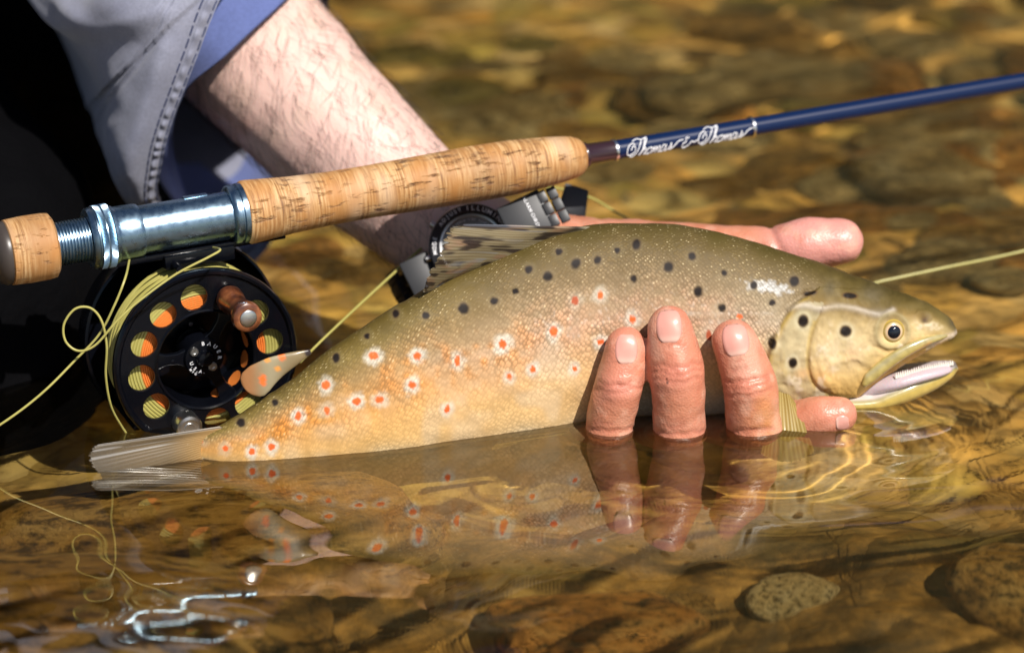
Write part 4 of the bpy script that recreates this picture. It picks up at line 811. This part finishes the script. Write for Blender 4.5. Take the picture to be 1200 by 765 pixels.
lk = MB(); kn = 150; prof = [(103, .0092), (103.2, .0128), (105, .0135), (108, .0138), (109.5, .0133), (111, .0133), (112, .0142), (118, .0143), (119, .0139), (120, .0139), (121, .0143), (128, .0142), (129.5, .0132), (132, .0130), (133.5, .0128), (133.6, .009)]
lk.lathe([(r, rod_s(x)) for x, r in prof], RA, RD, RU, kn * 2); vv = lk.v[0].reshape(len(prof), kn * 2, 3)
for k, (x, r) in enumerate(prof):
    if 111.5 < x < 129 and r > .014: ctr_ = RA + RD * rod_s(x); vv[k, ::2] = ctr_ + (vv[k, ::2] - ctr_) * .972
rlathe('winding_band', [(133, .009), (133.2, .0118), (136, .0122), (158, .0121), (161, .0119), (163, .0117), (163.2, .009)], m_steel)
lk.build('lock_ring', m_steel, rod)
rlathe('reel_seat', [(160, .009), (160.1, .0106), (164, .0108), (270, .0108), (272, .0108)], m_steel)
rlathe('grip_ring', [(267, .0100), (267.2, .0122), (269, .0131), (272, .0134), (275.5, .0134), (276.5, .0126), (278, .0126), (279, .0134), (283, .0136), (286, .0134), (286.2, .01)], m_steel)
rlathe('cork_grip', [(284, .009), (284.2, .0136), (287, .0143), (293, .0143), (310, .0137), (340, .0127), (385, .0119), (430, .0118), (490, .0122), (550, .0127), (600, .0125), (640, .0113), (662, .0102), (672, .0095), (679, .0083), (683, .0066), (684, .0045)], m_cork)
rlathe('grip_wrap', [(682, .004), (682.2, .0056), (685, .0060), (688, .0056), (690, .0051), (722, .0047)], m_wrap)
rlathe('blank', [(690, .0044), (722, .0045), (880, .0042), (1190, .0041), (1700, .0034), (2600, .0026), (2601, .0002)], m_blue)
for x in (720, 880): rlathe('silver_band', [(x - 1.6, .0043), (x - 1.5, .0051), (x + 1.5, .0051), (x + 1.6, .0043)], m_silver)
# hook notch on the seat
q = RA + RD * rod_s(232) + RW * .0104 - RU * .002; MB().box(q, RD * .0055, RU * .0016, RW * .0008).build('seat_clip', m_steel, rod, True, .0005)
# script lettering on the blank
L_T = [[(.95, 1.55), (.45, 1.75), (.05, 1.25), (.1, .55), (.55, .3), (1.0, .65), (1.0, 1.25), (.65, 1.35), (.5, .95)], [(.55, 2.0), (1.1, 2.3), (1.7, 2.1), (2.35, 2.35)], [(1.75, 2.1), (1.5, 1.2), (1.25, .35), (.95, -.05), (.6, .05)]]
L_h = [[(0, .1), (.35, 1.1), (.65, 2.1), (.45, 2.2), (.3, 1.3), (.12, 0), (.3, .7), (.6, .98), (.68, .6), (.62, .1), (.9, .2)]]
L_o = [[(.55, .95), (.15, .8), (.05, .3), (.3, 0), (.6, .25), (.62, .75), (.45, .98), (.95, .7)]]
L_m = [[(0, 0), (.1, .95), (.12, .3), (.4, .95), (.48, .3), (.45, 0), (.55, .5), (.8, .95), (.88, .4), (.85, .05), (1.15, .25)]]
L_a = [[(.6, .85), (.3, .98), (.05, .5), (.2, .02), (.5, .3), (.65, .95), (.62, .3), (.75, 0), (1.0, .3)]]
L_s = [[(0, .1), (.3, .6), (.4, 1.05), (.5, .5), (.35, .0), (.05, .1)]]
L_s2 = [[(0, .1), (.3, .6), (.4, 1.05), (.5, .5), (.4, .1), (.8, .5), (1.3, 1.1), (1.9, 1.2)]]
L_amp = [[(.75, 1.3), (.35, 1.35), (.4, .9), (.1, .7), (.1, .2), (.5, .0), (.95, .45)], [(.95, .55), (1.25, .85), (1.5, .65), (1.9, .9)]]
def word(last): return [(L_T, 1.75), (L_h, .82), (L_o, .82), (L_m, 1.0), (L_a, .85), (last, .7)]
let = MB(); cur = 0; seq = word(L_s2) + [(None, 1.2), (L_amp, 1.75), (None, .25)] + word(L_s2); tot = sum(a for _, a in seq) + 1.0
s0, s1 = rod_s(728), rod_s(874); un = (s1 - s0) / tot; vd = -FWD - RD * (-FWD @ RD); vd /= np.linalg.norm(vd); vt = np.cross(vd, RD); vt = vt if vt @ UPV > 0 else -vt
for strokes, adv in seq:
    for st in strokes or ():
        c = catmull(st, 8 * len(st)); s_ = s0 + (cur + c[:, 0] + .28 * c[:, 1]) * un; y_ = (c[:, 1] - 1.25) * un * 1.0
        rad = np.interp(s_, [rod_s(722), rod_s(880)], [.0045, .0042]) + .0002; ang = y_ / rad - .10
        P_ = RA + RD * s_[:, None] + rad[:, None] * (np.cos(ang)[:, None] * vd + np.sin(ang)[:, None] * vt); let.tube(P_, .00024, 5)
    cur += adv
m_print = material('white_print', (.82, .82, .84), .4); let.build('lettering', m_print, rod)

# ================================================================== THE FLY REEL
reel = empty('fly_reel'); tag(reel, 'black ported fly reel with wooden crank knob and yellow line, behind the tail', 'fishing reel')
RS = rod_s(214); RAX = RU                                        # spool axis, towards the camera
RC = RA + RD * RS - RW * .0545 + RAX * .019                      # centre of the spool's front face
def rl(name, prof, mat, parent=reel, seg=96, off=(0, 0)): return MB().lathe([(r, c) for r, c in prof], RC + RD * off[0] + RW * off[1], RAX, RD, seg).build(name, mat, parent)
RM = Matrix.Identity(4)
for r in range(3): RM[r][0], RM[r][1], RM[r][2], RM[r][3] = RD[r], RW[r], RAX[r], RC[r]
def plate(name, loops, c, ext, mat, parent, bevel=.0003):
    me = flat_shape(loops, ext, bevel); me.transform(Matrix.Translation((0, 0, c))); me.transform(RM); o = link_mesh(name, me, mat, parent); me.shade_smooth(); me.set_sharp_from_angle(angle=math.radians(35)); return o
HA = [math.radians(6 + 30 * k) for k in range(12)]               # twelve stations: ten ports, a knob, a counterweight
holes = [circle(.0280 * math.cos(a), .0280 * math.sin(a), .0059, 28) for k, a in enumerate(HA) if k not in (2, 8)]
plate('spool_face', [circle(0, 0, .0376, 96), circle(0, 0, .0207, 72)] + holes, -.0006, .0006, m_black, reel)
rl('spool_rim', [(.0360, -.0022), (.0364, .0004), (.0374, .0016), (.0386, .0018), (.0394, .0008), (.0396, -.0012), (.0390, -.0030), (.0375, -.0032), (.0360, -.0022)], m_black)
rl('inner_ring', [(.0200, -.0195), (.0203, -.0010), (.0207, .0006), (.0214, .0010), (.0220, .0004), (.0220, -.0012)], m_black)
rl('recess_floor', [(.0203, -.0195), (.0198, -.0190), (.0080, -.0192), (.0002, -.0192)], m_black)
sp_l = []
for a in (math.radians(176), math.radians(56), math.radians(296)):
    d = np.array((math.cos(a), math.sin(a))); e = np.array((-d[1], d[0])); q = [d * .006 - e * .0040, d * .011 - e * .0020, d * .016 - e * .0019, d * .0206 - e * .0036, d * .0206 + e * .0036, d * .016 + e * .0019, d * .011 + e * .0020, d * .006 + e * .0040]
    plate('spoke', [[tuple(x) for x in q]], -.0050, .0010, m_black, reel, .0004)
rl('hub', [(.0085, -.0160), (.0085, -.0028), (.0081, -.0020), (.0040, -.0018), (.0036, -.0006), (.0030, .0004), (.0012, .0008), (.0001, .0008)], m_black)
m_screw = material('screw_steel', (.75, .75, .73), .28, 1.0); m_orange = material('orange_backing', (.72, .20, .03), .6); t = NT(m_orange); t.bump(t.noise(500, 3), .5, .0005)
m_line = material('fly_line_yellow', (.50, .46, .13), .45); t = NT(m_line); t.l(t.mix(t.noise(120, 3), (.30, .27, .06), (.46, .42, .13)), t.b.inputs['Base Color'])
def screw(x, y, r, c):
    o = rl('screw', [(r, c - .001), (r, c + .0004), (r * .85, c + .0008), (r * .45, c + .0008), (r * .40, c + .0003), (.00005, c + .0003)], m_screw, reel, 24, (x, y))
screw(-.0043, .0036, .0019, -.0018); screw(.0031, -.0042, .0019, -.0018)
for x, y in ((-.0130, .0002), (-.0042, .0152)): rl('rivet', [(.0010, -.0042), (.0009, -.0036), (.0001, -.0035)], m_black, reel, 16, (x, y))
tx = MB()
def arc_text(mb, text, R_, a0, step, size, cen=(0, 0), flip=False, to3=None):
    for k, ch in enumerate(text):
        v, f, wd = glyph(ch, .012)
        if not len(v): continue
        a = a0 + k * step; v = v.copy(); v[:, 0] -= wd / 2 - .04; v *= size; rot = a - PI / 2 if not flip else a + PI / 2
        cx, cy = cen[0] + R_ * math.cos(a), cen[1] + R_ * math.sin(a); X2 = v[:, 0] * math.cos(rot) - v[:, 1] * math.sin(rot) + cx; Y2 = v[:, 0] * math.sin(rot) + v[:, 1] * math.cos(rot) + cy
        mb.add(to3(X2, Y2), f)
to_reel = lambda x, y: RC + np.outer(x, RD) + np.outer(y, RW) + RAX * (-.00165)
arc_text(tx, 'BAUER', .0057, math.radians(92), -math.radians(25), .0023, to3=to_reel); arc_text(tx, 'U.S.A.', .0066, math.radians(192), math.radians(14), .0021, flip=True, to3=to_reel); arc_text(tx, 'MFG', .0080, math.radians(212), math.radians(11), .0014, flip=True, to3=to_reel)
tx.build('lettering', m_print, reel, False)
for k, a in enumerate((-70, -45, -18, 8, 34)):                    # backing seen through the ports of the inner wall
    a = math.radians(a); g_ = []; n1, n2 = 10, 8
    for i in range(n1):
        for j in range(n2):
            aa = a + math.radians(10.5) * (2 * i / (n1 - 1) - 1) * math.sqrt(max(.05, 1 - (2 * j / (n2 - 1) - 1) ** 2 * .9)); g_.append(RC + RAX * (-.0085 + .0042 * (2 * j / (n2 - 1) - 1)) + .01985 * (math.cos(aa) * RD + math.sin(aa) * RW))
    obj('backing_port', np.array(g_), gridf(n1, n2), m_orange, reel)
# line and backing wound on the spool: ridged side faces and outer turns
def windings(r0, r1, c0, c1, d):
    pr = []; r = r0
    while r < r1:
        pr += [(r, c1 - .0005), (r + d * .3, c1), (r + d * .7, c1)]; r += d
    c = c1 - .0004
    while c > c0: pr += [(r1, c), (r1 + .0005, c - d * .3), (r1 + .0005, c - d * .7)]; c -= d
    return pr + [(r1, c0), (r0, c0)]
rl('backing', windings(.0205, .0268, -.021, -.0036, .0009), m_orange); rl('line_spool', windings(.0270, .0344, -.022, -.0034, .0013), m_line)
lw = MB(); rl_ = random.Random(9)
for k in range(15):
    c_ = -.0045 - k * .00115; R_ = .0349 + rl_.uniform(0, .0012); tl, ph = rl_.uniform(0, .0022), rl_.uniform(0, 6.28); a = np.linspace(0, 2 * PI, 90)
    Rk = R_ + .0005 * np.sin(3 * a + ph); P_ = RC + np.outer(Rk * np.cos(a), RD) + np.outer(Rk * np.sin(a), RW) + np.outer(c_ + tl * np.sin(a + ph), RAX); lw.tube(P_, .00058, 6, False)
lw.build('line_coil', m_line, reel)
rl('frame', [(.0002, -.0465), (.030, -.0468), (.0395, -.0462), (.0422, -.0440), (.0428, -.0390), (.0424, -.0332), (.0414, -.0325), (.0408, -.0332), (.0406, -.0420), (.0370, -.0435), (.0002, -.0435)], m_black)
for a in (100, 220, 335):
    a = math.radians(a); p = RC + RD * .0403 * math.cos(a) + RW * .0403 * math.sin(a); MB().tube([p - RAX * .043, p - RAX * .018, p - RAX * .0025], .0017, 12).build('frame_pillar', m_black, reel)
ft = MB(); fc = RC - RAX * .019 + RW * .0428
ft.box(fc + RD * .002, RD * .040, RAX * .0062, RW * .0013); ft.box(fc - RW * .0026 + RD * .004, RD * .015, RAX * .0085, RW * .0030); ft.box(fc - RW * .004 - RAX * .007 + RD * .003, RD * .011, RAX * .010, RW * .0016)
ft.build('reel_foot', m_black, reel, True, .0007)
m_wood = material('crank_wood', rough=.28, Coat_Weight=.7, Coat_Roughness=.06); t = NT(m_wood); t.l(t.ramp(t.noise(150, 5), [(.35, (.045, .012, .005)), (.55, (.16, .05, .018)), (.7, (.30, .11, .04))]), t.b.inputs['Base Color'])
ha = HA[2]; ho = (.0280 * math.cos(ha), .0280 * math.sin(ha))
kb = rl('crank_knob', [(.0030, .0000), (.0052, .0012), (.0058, .0030), (.0056, .0060), (.0049, .0105), (.0046, .0150), (.0050, .0190), (.0060, .0228), (.0064, .0252), (.0060, .0272), (.0048, .0280), (.0036, .0280)], m_wood, reel, 40, ho)
rl('knob_pin', [(.0036, .0272), (.0035, .0284), (.0028, .0288), (.0001, .0289)], m_screw, kb, 28, ho)
wa = HA[8]; wo_ = (.0280 * math.cos(wa), .0280 * math.sin(wa)); rl('counterweight', [(.0056, -.0010), (.0056, .0070), (.0052, .0082), (.0040, .0086), (.0038, .0080), (.0024, .0080), (.0022, .0087), (.0001, .0088)], m_screw, reel, 40, wo_)

k_ = 1.07; anchor = RC + RW * .0425 - RAX * .019; reel.scale = (k_, k_, k_); reel.location = Vector(anchor * (1 - k_))
# ================================================================== FLY LINE
def line_obj(name, pts, r, n, label):
    o = MB().tube(catmull([at(*p) for p in pts], n), r, 8).build(name, m_line); return tag(o, label, 'fishing line')
line_obj('fly_line', [(250, 290, -.020), (258, 293, -.034), (245, 301, -.040), (205, 322, -.044), (165, 351, -.050), (138, 375, -.054), (112, 404, -.056), (92, 411, -.056), (77, 400, -.055), (75, 380, -.054), (88, 362, -.053), (106, 361, -.052), (119, 376, -.052), (125, 405, -.052), (124, 440, -.050), (130, 475, -.046), (143, 500, -.040), (156, 518, -.034)], .00052, 220, 'yellow fly line looping loosely down the face of the reel')
line_obj('fly_line', [(152, 302, -.020), (147, 325, -.045), (134, 358, -.050), (116, 392, -.050), (88, 422, -.052), (52, 458, -.060), (14, 488, -.066), (-30, 515, -.07), (-120, 560, -.08)], .00052, 160, 'yellow fly line running from the reel foot down to the dark water')
line_obj('fly_line', [(352, 424, -.020), (380, 396, .005), (430, 349, .040), (487, 297, .064), (512, 276, .0735), (545, 240, .074), (585, 224, .080), (640, 219, .100), (690, 231, .115), (726, 251, .12), (800, 290, .115), (900, 325, .10), (1000, 336, .09), (1035, 329, .09), (1110, 313, .10), (1200, 294, .115), (1420, 240, .15)], .00062, 240, 'pale green line passing under the watch and out past the thumb')

# ================================================================== THE WATCH
watch = empty('wristwatch'); tag(watch, 'black digital wristwatch with round bezel and link strap on the wrist', 'watch')
m_wblack = material('watch_black', (.012, .012, .014), .4); t = NT(m_wblack); t.bump(t.noise(500, 3), .1, .0005)
m_wgrey = material('watch_grey', (.017, .018, .021), .45); m_wsteel = material('watch_steel', (.5, .5, .5), .3, 1.0); m_dial = material('watch_dial', (.16, .17, .17), .3, 0, Coat_Weight=1.0, Coat_Roughness=.03)
WN = np.array((.04, -.88, .47)); WN /= np.linalg.norm(WN)
WT = np.array((1.0, 0, 0)) + .50 * UPV; WT -= WN * (WT @ WN); WT /= np.linalg.norm(WT); WA = np.cross(WT, WN)     # strap runs along WT, the wrist along WA
if WA @ UPV > 0: WA = -WA
WCn = np.array(at(551, 302, .0825)); WO = WCn + WN * .0265; WX = WT
def wl(name, prof, mat, parent=watch, seg=72): return MB().lathe(prof, WO, WN, WX, seg).build(name, mat, parent)
wl('case', [(.0002, -.003), (.0185, -.003), (.0196, -.001), (.0198, .004), (.0192, .0062), (.0185, .0066)], m_wblack)
wl('bezel', [(.0198, .0040), (.0199, .0066), (.0193, .0078), (.0160, .0086), (.0150, .0080), (.0148, .0066)], m_wblack)
wl('dial_ring', [(.0150, .0068), (.0149, .0079), (.0140, .0076), (.0134, .0066)], m_wsteel); wl('dial', [(.0140, .0067), (.0100, .0068), (.0002, .0069)], m_dial)
e1 = np.array((1.0, 0, 0)) - WN * WN[0]; e1 /= np.linalg.norm(e1); e2 = np.cross(WN, e1); e2 = e2 if e2 @ UPV > 0 else -e2
wt = MB(); 
def to_w(h): return lambda x, y: WO + np.outer(x, e1) + np.outer(y, e2) + WN * h
arc_text(wt, 'ILLUMINATOR', .0164, math.radians(98), -math.radians(8.6), .0031, to3=to_w(.0091)); arc_text(wt, 'ADJUST', .0166, math.radians(146), -math.radians(7.2), .0025, to3=to_w(.0091)); arc_text(wt, 'MODE', .0166, math.radians(192), -math.radians(7.2), .0025, to3=to_w(.0091)); arc_text(wt, 'WORLD TIME', .0120, math.radians(125), -math.radians(4.5), .0011, to3=to_w(.0071)); arc_text(wt, 'DATA BANK', .0120, math.radians(75), -math.radians(4.5), .0011, to3=to_w(.0071))
wt.build('lettering', m_print, watch, False)
for a in (150, 195):
    a = math.radians(a); p = WO + e1 * .0202 * math.cos(a) + e2 * .0202 * math.sin(a) + WN * .003; d = e1 * math.cos(a) + e2 * math.sin(a); MB().tube([p - d * .001, p + d * .0018, p + d * .0021], [.0016, .0016, .0011], 14).build('button', m_wsteel, watch)
def band(a, r=.0):
    n_ = math.cos(a) / .0272 * WN + math.sin(a) / .037 * WT; n_ /= np.linalg.norm(n_); tq = -math.sin(a) * .0272 * WN + math.cos(a) * .037 * WT; tq /= np.linalg.norm(tq)
    return WCn + (.0272 + r) * math.cos(a) * WN + (.037 + r) * math.sin(a) * WT, n_, tq
lug = MB().box(at(616, 255, .0475), WA * .0092, WT * .0105, WN * .0022).build('lug_plate', m_wgrey, watch, True, .0008)
MB().box(at(494, 324, .052), WA * .0095, WT * .0070, WN * .0022).build('lug_plate', m_wgrey, watch, True, .0008)
lt = MB(); cx = -.0085; p, n_, tq = np.array(at(616, 255, .0475)), WN, WT
for ch in 'ALARM CHRONO':
    v, f, wd = glyph(ch, .012)
    if len(v): lt.add(p + np.outer((cx + v[:, 0] * .0021), WA) + np.outer(v[:, 1] * .0021 + .0025, tq) + n_ * .0024, f)
    cx += (wd if len(v) else .35) * .0021
lt.build('lettering', m_print, lug, False)
k = 0
for k2, (qx_, qy_, qY) in enumerate(((642, 245, .049), (654, 240, .052))):
    for s_ in (-1, 0, 1): MB().box(at(qx_, qy_, qY) + WA * .0060 * s_, WA * .0028, WT * .0021, WN * (.0021 if s_ == 0 else .0017)).build('link', m_wgrey if k2 % 2 else m_wblack, watch, True, .0005)
for a in list(range(95, 175, 8)) + list(range(-70, -178, -8)):
    p, n_, tq = band(math.radians(a), .0015)
    for s_ in (-1, 0, 1): MB().box(p + WA * .0062 * s_, WA * .0029, tq * .0021, n_ * (.0016 if s_ == 0 else .0013)).build('link', m_wblack if (a // 8) % 2 else m_wgrey, watch, True, .0004)
    k += 1
bq = [(655, 240, .082), (663, 214, .090), (690, 223, .092), (686, 256, .086), (668, 258, .082)]
bp = [np.array(at(*q)) for q in bq]; dn = FWD * .0026; bl = MB(); bl.add(bp + [q + dn for q in bp], [[0, 1, 2, 3, 4][::-1], [5, 6, 7, 8, 9]] + [[k, (k + 1) % 5, (k + 1) % 5 + 5, k + 5] for k in range(5)]); clasp = bl.build('clasp', m_wblack, watch, True, .0008)
inn = [np.mean(bp, 0) * .22 + q * .78 - FWD * .0004 for q in bp]; b2 = MB(); b2.add(inn + [q + dn * .2 for q in inn], [[0, 1, 2, 3, 4][::-1], [5, 6, 7, 8, 9]] + [[k, (k + 1) % 5, (k + 1) % 5 + 5, k + 5] for k in range(5)]); b2.build('clasp_panel', m_wgrey, clasp, True, .0003)

# everything under or near the water catches light bent by the surface
for o in sc.objects:
    if o.type == 'MESH' and o is not water and o is not bank: o.cycles.is_caustics_receiver = True
